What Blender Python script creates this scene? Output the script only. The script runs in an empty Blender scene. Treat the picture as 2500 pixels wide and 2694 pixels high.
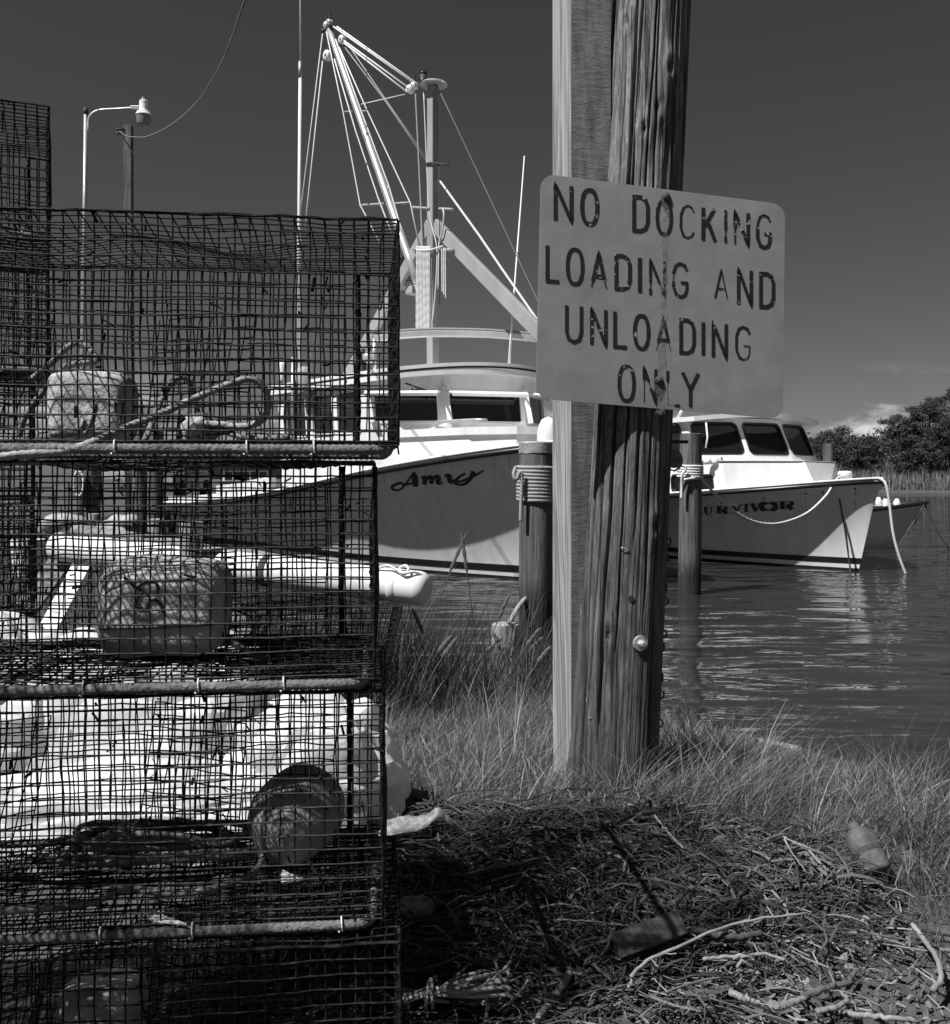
import bpy, bmesh, math, random
import numpy as np
from mathutils import Vector, Matrix, noise as mnoise
from mathutils.bvhtree import BVHTree

R = math.radians
random.seed(7)
rng = np.random.default_rng(7)
SC = bpy.context.scene
COL = SC.collection

# ------------------------------------------------------------------ camera
EYE = 1.45            # metres above the water
F = 2500.0            # focal length in photo pixels (photo is 2500 wide)
HOR = 1255.0          # horizon row in the photo
cam = bpy.data.cameras.new('camera'); cam_o = bpy.data.objects.new('camera', cam); COL.objects.link(cam_o)
cam_o.location = (0, 0, EYE); cam_o.rotation_euler = (R(90), 0, 0)
cam.sensor_fit = 'HORIZONTAL'; cam.sensor_width = 36; cam.lens = 36 * F / 2500
cam.shift_y = (HOR - 1347) / 2500
cam.clip_start = 0.05; cam.clip_end = 3000
SC.camera = cam_o

# ------------------------------------------------------------------ sky and sun
SUN_EL, SUN_AZ = 55.0, 54.0      # azimuth measured from behind the camera towards the left
ce = math.cos(R(SUN_EL))
SUND = Vector((-ce * math.sin(R(SUN_AZ)), -ce * math.cos(R(SUN_AZ)), math.sin(R(SUN_EL))))
W = bpy.data.worlds.new('World'); SC.world = W; W.use_nodes = True
nt = W.node_tree; nt.nodes.clear()
def wn(t, **k):
    n = nt.nodes.new(t)
    for a, b in k.items(): setattr(n, a, b)
    return n
sky = wn('ShaderNodeTexSky', sky_type='NISHITA', sun_disc=False)
sky.sun_elevation = R(SUN_EL)
sky.sun_rotation = math.atan2(SUND.x, SUND.y)
sky.air_density = 1.0; sky.dust_density = 0.6; sky.ozone_density = 1.0
sep = wn('ShaderNodeSeparateColor')
nt.links.new(sky.outputs[0], sep.inputs[0])
tc = wn('ShaderNodeTexCoord'); sx = wn('ShaderNodeSeparateXYZ'); nt.links.new(tc.outputs['Generated'], sx.inputs[0])
mp = wn('ShaderNodeMapping'); mp.inputs['Scale'].default_value = (9, 9, 26); mp.inputs['Location'].default_value = (19.18, 9.94, 7.52)
nt.links.new(tc.outputs['Generated'], mp.inputs[0])
nz = wn('ShaderNodeTexNoise'); nz.inputs['Scale'].default_value = 1.0; nz.inputs['Detail'].default_value = 6; nz.inputs['Roughness'].default_value = 0.55
nt.links.new(mp.outputs[0], nz.inputs[0])
cr = wn('ShaderNodeMapRange'); cr.inputs[1].default_value = 0.49; cr.inputs[2].default_value = 0.66; cr.interpolation_type = 'SMOOTHSTEP'
nt.links.new(nz.outputs[0], cr.inputs[0])
b1 = wn('ShaderNodeMapRange'); b1.inputs[1].default_value = 0.115; b1.inputs[2].default_value = 0.06; b1.interpolation_type = 'SMOOTHSTEP'
nt.links.new(sx.outputs[2], b1.inputs[0])
mm = wn('ShaderNodeMath', operation='MULTIPLY'); nt.links.new(cr.outputs[0], mm.inputs[0]); nt.links.new(b1.outputs[0], mm.inputs[1])
m2 = wn('ShaderNodeMath', operation='MULTIPLY'); m2.inputs[1].default_value = 8.5; nt.links.new(mm.outputs[0], m2.inputs[0])
fl = wn('ShaderNodeMath', operation='MULTIPLY'); fl.inputs[1].default_value = 0.60; nt.links.new(sep.outputs[0], fl.inputs[0])   # red channel for black-and-white film; the factor only dims the sky
ad = wn('ShaderNodeMath', operation='ADD'); nt.links.new(fl.outputs[0], ad.inputs[0]); nt.links.new(m2.outputs[0], ad.inputs[1])
bg = wn('ShaderNodeBackground'); bg.inputs[1].default_value = 0.05
nt.links.new(ad.outputs[0], bg.inputs[0])
wo = wn('ShaderNodeOutputWorld'); nt.links.new(bg.outputs[0], wo.inputs[0])

sl = bpy.data.lights.new('sun', 'SUN'); sl.energy = 5.0; sl.angle = R(0.53); sl.color = (1, 1, 1)
so = bpy.data.objects.new('sun', sl); COL.objects.link(so); so.location = (-5, -3, 9)
so.rotation_euler = (-SUND).to_track_quat('-Z', 'Y').to_euler()

SC.view_settings.view_transform = 'Standard'; SC.view_settings.look = 'None'
SC.view_settings.exposure = 0.3; SC.view_settings.gamma = 1.0; SC.view_settings.use_curve_mapping = False
try:
    SC.cycles.use_denoising = True
    SC.cycles.max_bounces = 8; SC.cycles.transparent_max_bounces = 8
    SC.cycles.sample_clamp_indirect = 4.0
    SC.cycles.caustics_reflective = False; SC.cycles.caustics_refractive = False
except Exception:
    pass

# ------------------------------------------------------------------ helpers
def P(u, v, Y):
    "photo pixel (2500 wide) at distance Y -> world point"
    return np.array(((u - 1250) / F * Y, Y, EYE - (v - HOR) / F * Y))

def tag(o, label=None, cat=None, group=None, kind=None):
    if label: o['label'] = label
    if cat: o['category'] = cat
    if group: o['group'] = group
    if kind: o['kind'] = kind
    return o

def empty(name, loc=(0, 0, 0), rz=0.0):
    o = bpy.data.objects.new(name, None); COL.objects.link(o)
    o.empty_display_size = 0.1
    o.location = loc; o.rotation_euler = (0, 0, rz)
    return o

class MB:
    def __init__(s): s.V = []; s.Q = []; s.T = []; s.A = []; s.n = 0
    def add(s, v, q=None, t=None, a=0.5):
        v = np.asarray(v, float).reshape(-1, 3)
        s.V.append(v); s.A.append(np.broadcast_to(np.asarray(a, float), (len(v),)))
        if q is not None and len(q): s.Q.append(np.asarray(q, int) + s.n)
        if t is not None and len(t): s.T.append(np.asarray(t, int) + s.n)
        s.n += len(v); return s
    def box(s, c, size, M=None, a=0.5, taper=1.0):
        x, y, z = [d / 2 for d in size]
        v = np.array([(-x, -y, -z), (x, -y, -z), (x, y, -z), (-x, y, -z), (-x * taper, -y * taper, z), (x * taper, -y * taper, z), (x * taper, y * taper, z), (-x * taper, y * taper, z)])
        if M is not None: v = v @ np.array(M.to_3x3()).T
        s.add(v + np.asarray(c, float), [(0, 3, 2, 1), (4, 5, 6, 7), (0, 1, 5, 4), (1, 2, 6, 5), (2, 3, 7, 6), (3, 0, 4, 7)], a=a); return s
    def hexa(s, v, a=0.5):
        s.add(v, [(0, 3, 2, 1), (4, 5, 6, 7), (0, 1, 5, 4), (1, 2, 6, 5), (2, 3, 7, 6), (3, 0, 4, 7)], a=a); return s
    def tube(s, pts, r, sides=6, cap=True, a=0.5, twist=None):
        p = np.asarray(pts, float); n = len(p)
        r = np.broadcast_to(np.asarray(r, float), (n,))
        t = np.gradient(p, axis=0); t /= np.maximum(np.linalg.norm(t, axis=1), 1e-9)[:, None]
        ax = np.abs(t).mean(axis=0); ref = np.zeros(3); ref[int(np.argmin(ax))] = 1
        n1 = np.cross(t, ref); l = np.linalg.norm(n1, axis=1); n1 /= np.maximum(l, 1e-6)[:, None]
        n2 = np.cross(t, n1)
        th = np.arange(sides) * 2 * math.pi / sides
        rr = r[:, None] * np.ones((1, sides))
        if twist is not None:
            L = np.concatenate([[0], np.cumsum(np.linalg.norm(np.diff(p, axis=0), axis=1))])
            strands, pitch, amp = twist
            rr = rr * (1 + amp * np.cos(strands * th[None, :] - 2 * math.pi * strands * L[:, None] / pitch))
        v = p[:, None, :] + rr[:, :, None] * (np.cos(th)[None, :, None] * n1[:, None, :] + np.sin(th)[None, :, None] * n2[:, None, :])
        i = np.arange(n - 1)[:, None] * sides; j = np.arange(sides)[None, :]; k = (np.arange(sides) + 1) % sides
        q = np.stack([(i + j), (i + k[None, :]), (i + sides + k[None, :]), (i + sides + j)], -1).reshape(-1, 4)
        v = v.reshape(-1, 3); tr = None
        if cap:
            b = len(v); v = np.vstack([v, p[0], p[-1]])
            tr = [(b, (m + 1) % sides, m) for m in range(sides)] + [(b + 1, (n - 1) * sides + m, (n - 1) * sides + (m + 1) % sides) for m in range(sides)]
        s.add(v, q, tr, a=a); return s
    def lathe(s, prof, c=(0, 0, 0), M=None, sides=24, a=0.5):
        "profile [(r, z)] round local z"
        th = np.arange(sides) * 2 * math.pi / sides
        v = np.array([[(r * math.cos(t), r * math.sin(t), z) for t in th] for r, z in prof]).reshape(-1, 3)
        if M is not None: v = v @ np.array(M.to_3x3()).T
        n = len(prof); q = []
        for i in range(n - 1):
            for j in range(sides):
                k = (j + 1) % sides
                q.append((i * sides + j, i * sides + k, (i + 1) * sides + k, (i + 1) * sides + j))
        s.add(v + np.asarray(c, float), q, a=a); return s
    def grid(s, G, a=0.5, flip=False):
        G = np.asarray(G, float); n, m = G.shape[:2]
        i = np.arange(n - 1)[:, None] * m; j = np.arange(m - 1)[None, :]
        q = np.stack([i + j, i + j + 1, i + m + j + 1, i + m + j], -1).reshape(-1, 4)
        if flip: q = q[:, ::-1]
        s.add(G.reshape(-1, 3), q, a=a); return s
    def poly(s, pts, a=0.5):
        "flat n-gon as a fan"
        p = np.asarray(pts, float); c = p.mean(axis=0); n = len(p)
        s.add(np.vstack([p, c]), None, [(n, i, (i + 1) % n) for i in range(n)], a=a); return s
    def build(s, name, mat, parent=None, smooth=False, attr=False, local=None):
        me = bpy.data.meshes.new(name)
        V = np.vstack(s.V)
        if local is not None:
            V = np.c_[V, np.ones(len(V))] @ np.array(local).T; V = V[:, :3]
        Q = np.vstack(s.Q) if s.Q else np.zeros((0, 4), int); T = np.vstack(s.T) if s.T else np.zeros((0, 3), int)
        me.vertices.add(len(V)); me.vertices.foreach_set('co', V.astype(np.float32).ravel())
        nl = Q.size + T.size; me.loops.add(nl)
        me.loops.foreach_set('vertex_index', np.concatenate([Q.ravel(), T.ravel()]).astype(np.int32))
        me.polygons.add(len(Q) + len(T))
        me.polygons.foreach_set('loop_start', np.concatenate([np.arange(len(Q)) * 4, Q.size + np.arange(len(T)) * 3]).astype(np.int32))
        me.polygons.foreach_set('use_smooth', np.full(len(Q) + len(T), bool(smooth)))
        me.update(calc_edges=True); me.validate()
        if attr:
            at = me.attributes.new('rnd', 'FLOAT', 'POINT'); at.data.foreach_set('value', np.concatenate(s.A).astype(np.float32))
        me.materials.append(MAT[mat] if isinstance(mat, str) else mat)
        o = bpy.data.objects.new(name, me); COL.objects.link(o)
        if parent is not None: o.parent = parent
        return o

def sharp(o, deg=35):
    "smooth shading that keeps edges"
    o.data.polygons.foreach_set('use_smooth', np.ones(len(o.data.polygons), bool))
    try: o.data.set_sharp_from_angle(angle=R(deg))
    except Exception: pass
    return o

def bevel(o, w, seg=2):
    m = o.modifiers.new('bevel', 'BEVEL'); m.width = w; m.segments = seg; m.limit_method = 'ANGLE'; m.angle_limit = R(40)
    return o

def spline(pts, n=40):
    "Catmull-Rom through points"
    p = np.asarray(pts, float); p = np.vstack([2 * p[0] - p[1], p, 2 * p[-1] - p[-2]])
    out = []; m = len(p) - 3
    for i in np.linspace(0, m - 1e-6, n):
        k = int(i); t = i - k; a, b, c, d = p[k:k + 4]
        out.append(0.5 * ((2 * b) + (-a + c) * t + (2 * a - 5 * b + 4 * c - d) * t * t + (-a + 3 * b - 3 * c + d) * t ** 3))
    return np.array(out)

def resample(p, step):
    p = np.asarray(p, float); L = np.concatenate([[0], np.cumsum(np.linalg.norm(np.diff(p, axis=0), axis=1))])
    n = max(3, int(L[-1] / step) + 1); q = np.linspace(0, L[-1], n)
    return np.stack([np.interp(q, L, p[:, i]) for i in range(3)], -1)

def N3(x, y, z=0.0): return mnoise.noise(Vector((x, y, z)))

# ------------------------------------------------------------------ materials (all grey: the place as black-and-white film sees it)
MAT = {}
def mat(name, lo, hi=None, scale=(8, 8, 8), rough=0.6, bump=0.0, bscale=None, detail=5, metal=0.0, spec=0.5, attr=None, ramp=(0.3, 0.7), dist=0.0, trans=0.0, coat=0.0, bd=0.02, nrough=0.6):
    m = bpy.data.materials.new(name); m.use_nodes = True; t = m.node_tree; b = t.nodes['Principled BSDF']
    b.inputs['Roughness'].default_value = rough; b.inputs['Metallic'].default_value = metal
    b.inputs['Specular IOR Level'].default_value = spec
    if coat: b.inputs['Coat Weight'].default_value = coat; b.inputs['Coat Roughness'].default_value = 0.08
    hi = lo if hi is None else hi
    def g(c): return (c, c, c, 1)
    b.inputs['Base Color'].default_value = g(lo)
    if attr:
        at = t.nodes.new('ShaderNodeAttribute'); at.attribute_name = attr
        r = t.nodes.new('ShaderNodeMapRange'); r.inputs[3].default_value = lo; r.inputs[4].default_value = hi
        t.links.new(at.outputs['Fac'], r.inputs[0]); t.links.new(r.outputs[0], b.inputs['Base Color'])
    else:
        c = t.nodes.new('ShaderNodeTexCoord'); mp = t.nodes.new('ShaderNodeMapping'); mp.inputs['Scale'].default_value = scale
        t.links.new(c.outputs['Object'], mp.inputs[0])
        nz = t.nodes.new('ShaderNodeTexNoise'); nz.inputs['Scale'].default_value = 1; nz.inputs['Detail'].default_value = detail; nz.inputs['Roughness'].default_value = nrough
        nz.inputs['Distortion'].default_value = dist
        t.links.new(mp.outputs[0], nz.inputs[0])
        r = t.nodes.new('ShaderNodeMapRange'); r.inputs[1].default_value = ramp[0]; r.inputs[2].default_value = ramp[1]
        r.inputs[3].default_value = lo; r.inputs[4].default_value = hi
        t.links.new(nz.outputs[0], r.inputs[0]); t.links.new(r.outputs[0], b.inputs['Base Color'])
        if bump:
            src = nz.outputs[0]
            if bscale:
                mp2 = t.nodes.new('ShaderNodeMapping'); mp2.inputs['Scale'].default_value = bscale; t.links.new(c.outputs['Object'], mp2.inputs[0])
                n2 = t.nodes.new('ShaderNodeTexNoise'); n2.inputs['Scale'].default_value = 1; n2.inputs['Detail'].default_value = 6; t.links.new(mp2.outputs[0], n2.inputs[0]); src = n2.outputs[0]
            bp = t.nodes.new('ShaderNodeBump'); bp.inputs['Strength'].default_value = bump; bp.inputs['Distance'].default_value = bd
            t.links.new(src, bp.inputs['Height']); t.links.new(bp.outputs[0], b.inputs['Normal'])
    if trans:
        tr = t.nodes.new('ShaderNodeBsdfTranslucent'); tr.inputs[0].default_value = g((lo + hi) / 2)
        mx = t.nodes.new('ShaderNodeMixShader'); mx.inputs[0].default_value = trans
        t.links.new(b.outputs[0], mx.inputs[1]); t.links.new(tr.outputs[0], mx.inputs[2])
        t.links.new(mx.outputs[0], t.nodes['Material Output'].inputs[0])
    MAT[name] = m; return m

mat('soil', 0.035, 0.11, (14, 14, 14), 0.95, 0.7, (60, 60, 60), detail=8)
mat('grass', 0.025, 0.40, attr='rnd', rough=0.6, trans=0.25)
mat('reed', 0.02, 0.17, attr='rnd', rough=0.55, trans=0.2)
mat('marsh', 0.08, 0.24, attr='rnd', rough=0.8, trans=0.2)
mat('wrack', 0.012, 0.20, attr='rnd', rough=0.75)
mat('pole_wood', 0.085, 0.34, (26, 26, 1.3), 0.85, 0.6, (90, 90, 4), detail=9, ramp=(0.28, 0.74), bd=0.01)
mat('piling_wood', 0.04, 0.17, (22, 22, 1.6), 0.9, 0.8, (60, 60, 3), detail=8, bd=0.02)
def darken_foot(m):
    "multiply the colour darker below a ragged height on the piling"
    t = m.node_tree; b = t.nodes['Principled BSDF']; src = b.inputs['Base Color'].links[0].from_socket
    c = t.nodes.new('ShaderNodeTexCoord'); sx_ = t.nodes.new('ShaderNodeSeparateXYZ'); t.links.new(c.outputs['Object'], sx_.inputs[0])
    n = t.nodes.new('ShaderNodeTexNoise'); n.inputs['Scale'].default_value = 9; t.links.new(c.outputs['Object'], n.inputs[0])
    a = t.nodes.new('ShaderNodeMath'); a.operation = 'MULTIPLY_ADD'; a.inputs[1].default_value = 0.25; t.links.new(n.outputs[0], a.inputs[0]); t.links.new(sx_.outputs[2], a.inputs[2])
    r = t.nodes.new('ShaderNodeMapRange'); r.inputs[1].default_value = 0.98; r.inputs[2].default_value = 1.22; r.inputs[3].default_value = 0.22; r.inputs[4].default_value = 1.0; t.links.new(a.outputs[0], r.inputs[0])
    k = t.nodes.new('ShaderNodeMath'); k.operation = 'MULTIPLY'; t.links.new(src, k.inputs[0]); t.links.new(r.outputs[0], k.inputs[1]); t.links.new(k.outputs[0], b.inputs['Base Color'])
darken_foot(MAT['piling_wood'])  # pilings get a darker tone towards the foot
mat('wet_wood', 0.015, 0.05, (22, 22, 2), 0.45, 0.5, detail=6)
mat('driftwood', 0.08, 0.32, (3, 30, 30), 0.85, 0.8, detail=8, bd=0.01)
mat('dead_stick', 0.14, 0.34, (20, 20, 20), 0.8, 0.3, detail=6)
mat('dark_plank', 0.05, 0.13, (10, 60, 60), 0.8, 0.5, detail=7)
mat('stump_wood', 0.22, 0.5, (30, 30, 3), 0.9, 0.7, detail=7)
mat('cap_metal', 0.25, 0.45, (14, 14, 14), 0.55, 0.5, metal=0.3)
mat('galv', 0.30, 0.5, (18, 18, 6), 0.45, 0.1, metal=0.5)
mat('galv_bolt', 0.35, 0.55, (60, 60, 60), 0.5, 0.2, metal=0.4)
mat('wire', 0.004, 0.045, (45, 45, 45), 0.6, 0.2, detail=6, ramp=(0.45, 0.8), spec=0.3)
mat('wire_fouled', 0.005, 0.05, (45, 45, 45), 0.8, 0.4, detail=6, ramp=(0.45, 0.8), spec=0.15)
mat('rebar', 0.06, 0.24, (30, 30, 30), 0.85, 0.5, (140, 140, 140), detail=7)
mat('clip', 0.55, 0.7, (60, 60, 60), 0.5)
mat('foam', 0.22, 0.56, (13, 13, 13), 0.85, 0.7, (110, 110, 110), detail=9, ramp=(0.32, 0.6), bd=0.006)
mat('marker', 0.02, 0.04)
mat('foam_shaded', 0.16, 0.40, (12, 12, 12), 0.9, 0.7, (110, 110, 110), detail=9, bd=0.006)  # foam copy with the shade inside the pot put into its colour
mat('rope_pale', 0.22, 0.42, (50, 50, 50), 0.9, 0.3, detail=5)
mat('rope_white', 0.55, 0.75, (50, 50, 50), 0.85)
mat('rope_grey', 0.12, 0.26, (50, 50, 50), 0.9, 0.3)
mat('rope_dark', 0.03, 0.08, (50, 50, 50), 0.9)
mat('sack', 0.78, 0.86, (6, 6, 6), 0.4, 0.35, (16, 16, 16), detail=5, trans=0.3, bd=0.025)
mat('pvc', 0.70, 0.82, (3, 3, 3), 0.4, detail=8)
mat('gel_white', 0.68, 0.84, (5, 5, 0.9), 0.3, detail=8, coat=0.2, ramp=(0.25, 0.6))
mat('paint_white', 0.72, 0.82, (5, 5, 5), 0.4, detail=6)
mat('paint_black', 0.012, 0.022, (8, 8, 8), 0.3)
mat('paint_grey', 0.30, 0.40, (5, 5, 5), 0.45, detail=6)
mat('mast_paint', 0.28, 0.37, (3, 3, 1), 0.5, 0.2, detail=6)
mat('boom_metal', 0.55, 0.75, (9, 9, 2), 0.3, metal=0.5)
mat('glass', 0.008, 0.012, (2, 2, 2), 0.04, spec=0.6)
mat('lens', 0.12, 0.2, (9, 9, 9), 0.2)
mat('lamp_glass', 0.16, 0.24, (9, 9, 40), 0.25)
mat('interior', 0.03, 0.09, (3, 3, 3), 0.8)
mat('rust', 0.03, 0.09, (60, 60, 60), 0.9, 0.5)
mat('bark', 0.05, 0.12, (9, 9, 2), 0.95)
mat('needles', 0.022, 0.085, attr='rnd', rough=0.75, trans=0.15)
mat('stone', 0.25, 0.5, (9, 9, 9), 0.9, 0.6, detail=8)
mat('shell', 0.5, 0.7, (30, 30, 30), 0.5)
mat('leaf_litter', 0.05, 0.30, attr='rnd', rough=0.8)
mat('bottle', 0.06, 0.17, (20, 20, 20), 0.65, 0.3, spec=0.25)
mat('house_wall', 0.18, 0.22, (1, 1, 18), 0.8, 0.3)
mat('roof', 0.10, 0.16, (3, 3, 9), 0.9)
mat('car_paint', 0.05, 0.07, (2, 2, 2), 0.25, coat=0.5)
mat('rubber', 0.02, 0.03, (9, 9, 9), 0.8)

# sign paint and chipped lettering
def chip_mat(name, base, under, thr):
    m = mat(name, base, base); t = m.node_tree; b = t.nodes['Principled BSDF']
    c = t.nodes.new('ShaderNodeTexCoord')
    n1 = t.nodes.new('ShaderNodeTexNoise'); n1.inputs['Scale'].default_value = 85; n1.inputs['Detail'].default_value = 4
    n2 = t.nodes.new('ShaderNodeTexNoise'); n2.inputs['Scale'].default_value = 9; n2.inputs['Detail'].default_value = 2
    t.links.new(c.outputs['Object'], n1.inputs[0]); t.links.new(c.outputs['Object'], n2.inputs[0])
    a = t.nodes.new('ShaderNodeMath'); a.operation = 'MULTIPLY_ADD'; a.inputs[1].default_value = 0.55
    t.links.new(n2.outputs[0], a.inputs[0]); t.links.new(n1.outputs[0], a.inputs[2])
    r = t.nodes.new('ShaderNodeMapRange'); r.inputs[1].default_value = thr; r.inputs[2].default_value = thr + 0.03
    r.inputs[3].default_value = base; r.inputs[4].default_value = under
    t.links.new(a.outputs[0], r.inputs[0]); t.links.new(r.outputs[0], b.inputs['Base Color'])
    b.inputs['Roughness'].default_value = 0.6
mat('sign_paint', 0.225, 0.29, (14, 14, 14), 0.55, 0.12, (240, 240, 240), detail=9, bd=0.004)
chip_mat('letter_paint', 0.008, 0.34, 0.95)
mat('hull_letter', 0.01, 0.02, (20, 20, 20), 0.4)

# newer squared timber: planed face with growth rings, and a rough face with slanting saw marks
mat('board_wood', 0.17, 0.38, (13, 13, 0.5), 0.75, 0.25, (90, 90, 5), detail=2, dist=4.5, ramp=(0.38, 0.58), bd=0.003)
def sawn_mat():
    m = mat('board_sawn', 0.13, 0.30, (30, 30, 6), 0.9, 0.3, detail=6, ramp=(0.3, 0.7), bd=0.004)
    t = m.node_tree; b = t.nodes['Principled BSDF']
    c = t.nodes.new('ShaderNodeTexCoord'); mp = t.nodes.new('ShaderNodeMapping')
    mp.inputs['Rotation'].default_value = (0, R(20), 0); mp.inputs['Scale'].default_value = (16, 16, 60)
    t.links.new(c.outputs['Object'], mp.inputs[0])
    n = t.nodes.new('ShaderNodeTexNoise'); n.inputs['Scale'].default_value = 1; n.inputs['Detail'].default_value = 7; n.inputs['Roughness'].default_value = 0.75
    t.links.new(mp.outputs[0], n.inputs[0])
    bp = t.nodes.new('ShaderNodeBump'); bp.inputs['Strength'].default_value = 0.9; bp.inputs['Distance'].default_value = 0.006
    t.links.new(n.outputs[0], bp.inputs['Height']); old = b.inputs['Normal'].links[0].from_socket
    t.links.new(old, bp.inputs['Normal']); t.links.new(bp.outputs[0], b.inputs['Normal'])
sawn_mat()
def pole_mat():
    m = bpy.data.materials.new('pole_shaft'); m.use_nodes = True; t = m.node_tree; b = t.nodes['Principled BSDF']; MAT['pole_shaft'] = m
    b.inputs['Roughness'].default_value = 0.85
    c = t.nodes.new('ShaderNodeTexCoord')
    def noise(scale, detail=6, rough=0.6, dist=0.0):
        mp = t.nodes.new('ShaderNodeMapping'); mp.inputs['Scale'].default_value = scale; t.links.new(c.outputs['Object'], mp.inputs[0])
        n = t.nodes.new('ShaderNodeTexNoise'); n.inputs['Scale'].default_value = 1; n.inputs['Detail'].default_value = detail; n.inputs['Roughness'].default_value = rough; n.inputs['Distortion'].default_value = dist
        t.links.new(mp.outputs[0], n.inputs[0]); return n.outputs[0]
    def rng_(src, a0, a1, b0, b1):
        r = t.nodes.new('ShaderNodeMapRange'); r.inputs[1].default_value = a0; r.inputs[2].default_value = a1; r.inputs[3].default_value = b0; r.inputs[4].default_value = b1; t.links.new(src, r.inputs[0]); return r.outputs[0]
    def mul(x, y):
        k = t.nodes.new('ShaderNodeMath'); k.operation = 'MULTIPLY'; t.links.new(x, k.inputs[0]); t.links.new(y, k.inputs[1]); return k.outputs[0]
    grain = noise((52, 52, 6.5), 9, 0.75, 1.3); broad = noise((11, 11, 3.2), 6, 0.65, 0.8); split = noise((38, 38, 0.7), 3, 0.5, 0.3)
    col = mul(mul(rng_(grain, 0.34, 0.68, 0.06, 0.36), rng_(broad, 0.3, 0.7, 0.45, 1.2)), rng_(split, 0.38, 0.45, 0.4, 1.0))
    sx_ = t.nodes.new('ShaderNodeSeparateXYZ'); t.links.new(c.outputs['Object'], sx_.inputs[0])
    col = mul(col, rng_(sx_.outputs[2], 0.2, 2.2, 0.48, 1.0))     # creosote darkens the butt end of the pole
    t.links.new(col, b.inputs['Base Color'])
    h = t.nodes.new('ShaderNodeMath'); h.operation = 'ADD'; t.links.new(grain, h.inputs[0]); t.links.new(rng_(split, 0.38, 0.45, -1.0, 0.0), h.inputs[1])
    bp = t.nodes.new('ShaderNodeBump'); bp.inputs['Strength'].default_value = 0.9; bp.inputs['Distance'].default_value = 0.006; t.links.new(h.outputs[0], bp.inputs['Height']); t.links.new(bp.outputs[0], b.inputs['Normal'])
pole_mat()

def water_mat():
    m = bpy.data.materials.new('water'); m.use_nodes = True; t = m.node_tree; b = t.nodes['Principled BSDF']; MAT['water'] = m
    b.inputs['Base Color'].default_value = (0.028, 0.028, 0.028, 1); b.inputs['Roughness'].default_value = 0.015; b.inputs['IOR'].default_value = 1.33
    c = t.nodes.new('ShaderNodeTexCoord'); prev = None
    for sc, rot, strg, dist, det in (((0.8, 2.4, 1), 7, 1.0, 0.042, 1), ((2.3, 7.5, 1), -8, 1.0, 0.012, 2), ((6, 16, 1), 10, 0.8, 0.003, 2)):
        mp = t.nodes.new('ShaderNodeMapping'); mp.inputs['Scale'].default_value = sc; mp.inputs['Rotation'].default_value = (0, 0, R(rot))
        t.links.new(c.outputs['Object'], mp.inputs[0])
        n = t.nodes.new('ShaderNodeTexNoise'); n.inputs['Scale'].default_value = 1; n.inputs['Detail'].default_value = det; n.inputs['Roughness'].default_value = 0.45
        n.inputs['Distortion'].default_value = 0.4
        t.links.new(mp.outputs[0], n.inputs[0])
        bp = t.nodes.new('ShaderNodeBump'); bp.inputs['Strength'].default_value = strg; bp.inputs['Distance'].default_value = dist
        t.links.new(n.outputs[0], bp.inputs['Height'])
        if prev:
            t.links.new(prev, bp.inputs['Normal'])
            nm = t.nodes.new('ShaderNodeTexNoise'); nm.inputs['Scale'].default_value = 0.22; nm.inputs['Detail'].default_value = 3; t.links.new(c.outputs['Object'], nm.inputs[0])
            mr = t.nodes.new('ShaderNodeMapRange'); mr.inputs[1].default_value = 0.38; mr.inputs[2].default_value = 0.6; mr.inputs[3].default_value = 0.12; mr.inputs[4].default_value = strg; t.links.new(nm.outputs[0], mr.inputs[0]); t.links.new(mr.outputs[0], bp.inputs['Strength'])
        prev = bp.outputs[0]
    t.links.new(prev, b.inputs['Normal'])
water_mat()

# ------------------------------------------------------------------ ground and water
SHX = [-400, -14, -10, -8.8, -8.2, -7.4, -6, -4, -2.5, -1.2, -0.3, 0.4, 0.9, 1.25, 1.6, 2.2, 3, 5, 8, 400]
SHY = [400, 300, 90, 40, 22, 16, 12.5, 11.0, 8.0, 6.9, 6.5, 6.4, 6.2, 5.8, 5.2, 4.45, 3.6, 2.2, 0.5, -80]
def shore(x): return np.interp(x, SHX, SHY)
GY = [-50, 1.2, 2.0, 2.4, 2.9, 3.3, 5, 9, 15, 30, 400]
GZ = [0.15, 0.2, 0.265, 0.36, 0.43, 0.445, 0.45, 0.45, 0.55, 0.6, 0.9]
def sstep(a, b, x):
    t = np.clip((x - a) / (b - a), 0, 1); return t * t * (3 - 2 * t)
def gz(x, y):
    x = np.asarray(x, float); y = np.asarray(y, float)
    g = np.interp(y, GY, GZ)
    g = g - (g - np.interp(y, [3.2, 4.2, 5.0, 6.0, 7.0], [0.445, 0.36, 0.26, 0.12, 0.05])) * sstep(-2.6, -1.6, x) * (y > 3.2)
    # low rise of the rope heap in the foreground
    g = g + 0.03 * np.exp(-(((x - 0.35) / 0.5) ** 2 + ((y - 2.62) / 0.2) ** 2)) - 0.05 * sstep(0.8, 1.5, x) * sstep(3.4, 2.2, y)
    s = shore(x) - y
    wd_ = 0.45 + 2.1 * sstep(0.35, 1.1, x) * (y < 12)
    z = -0.55 + (g + 0.55) * sstep(-0.75, 0.45, s); zr = np.where(s > 0, 0.02 + (g - 0.02) * sstep(0, 1, s / (wd_ + 0.35)) ** 0.85, 0.02 + s * 0.4)
    z = np.where((x > 0.2) & (y < 12), np.maximum(np.minimum(z, zr), -0.55), z)
    far = y - (87 + 2.5 * np.sin(x * 0.07) + 0.02 * np.abs(x))
    zf = -0.6 + 0.75 * sstep(-2.5, 0.5, far) + np.clip(far, 0, 16) * 0.085
    return np.where((y > 60) & (x > -9), np.maximum(z, zf), z)
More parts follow.
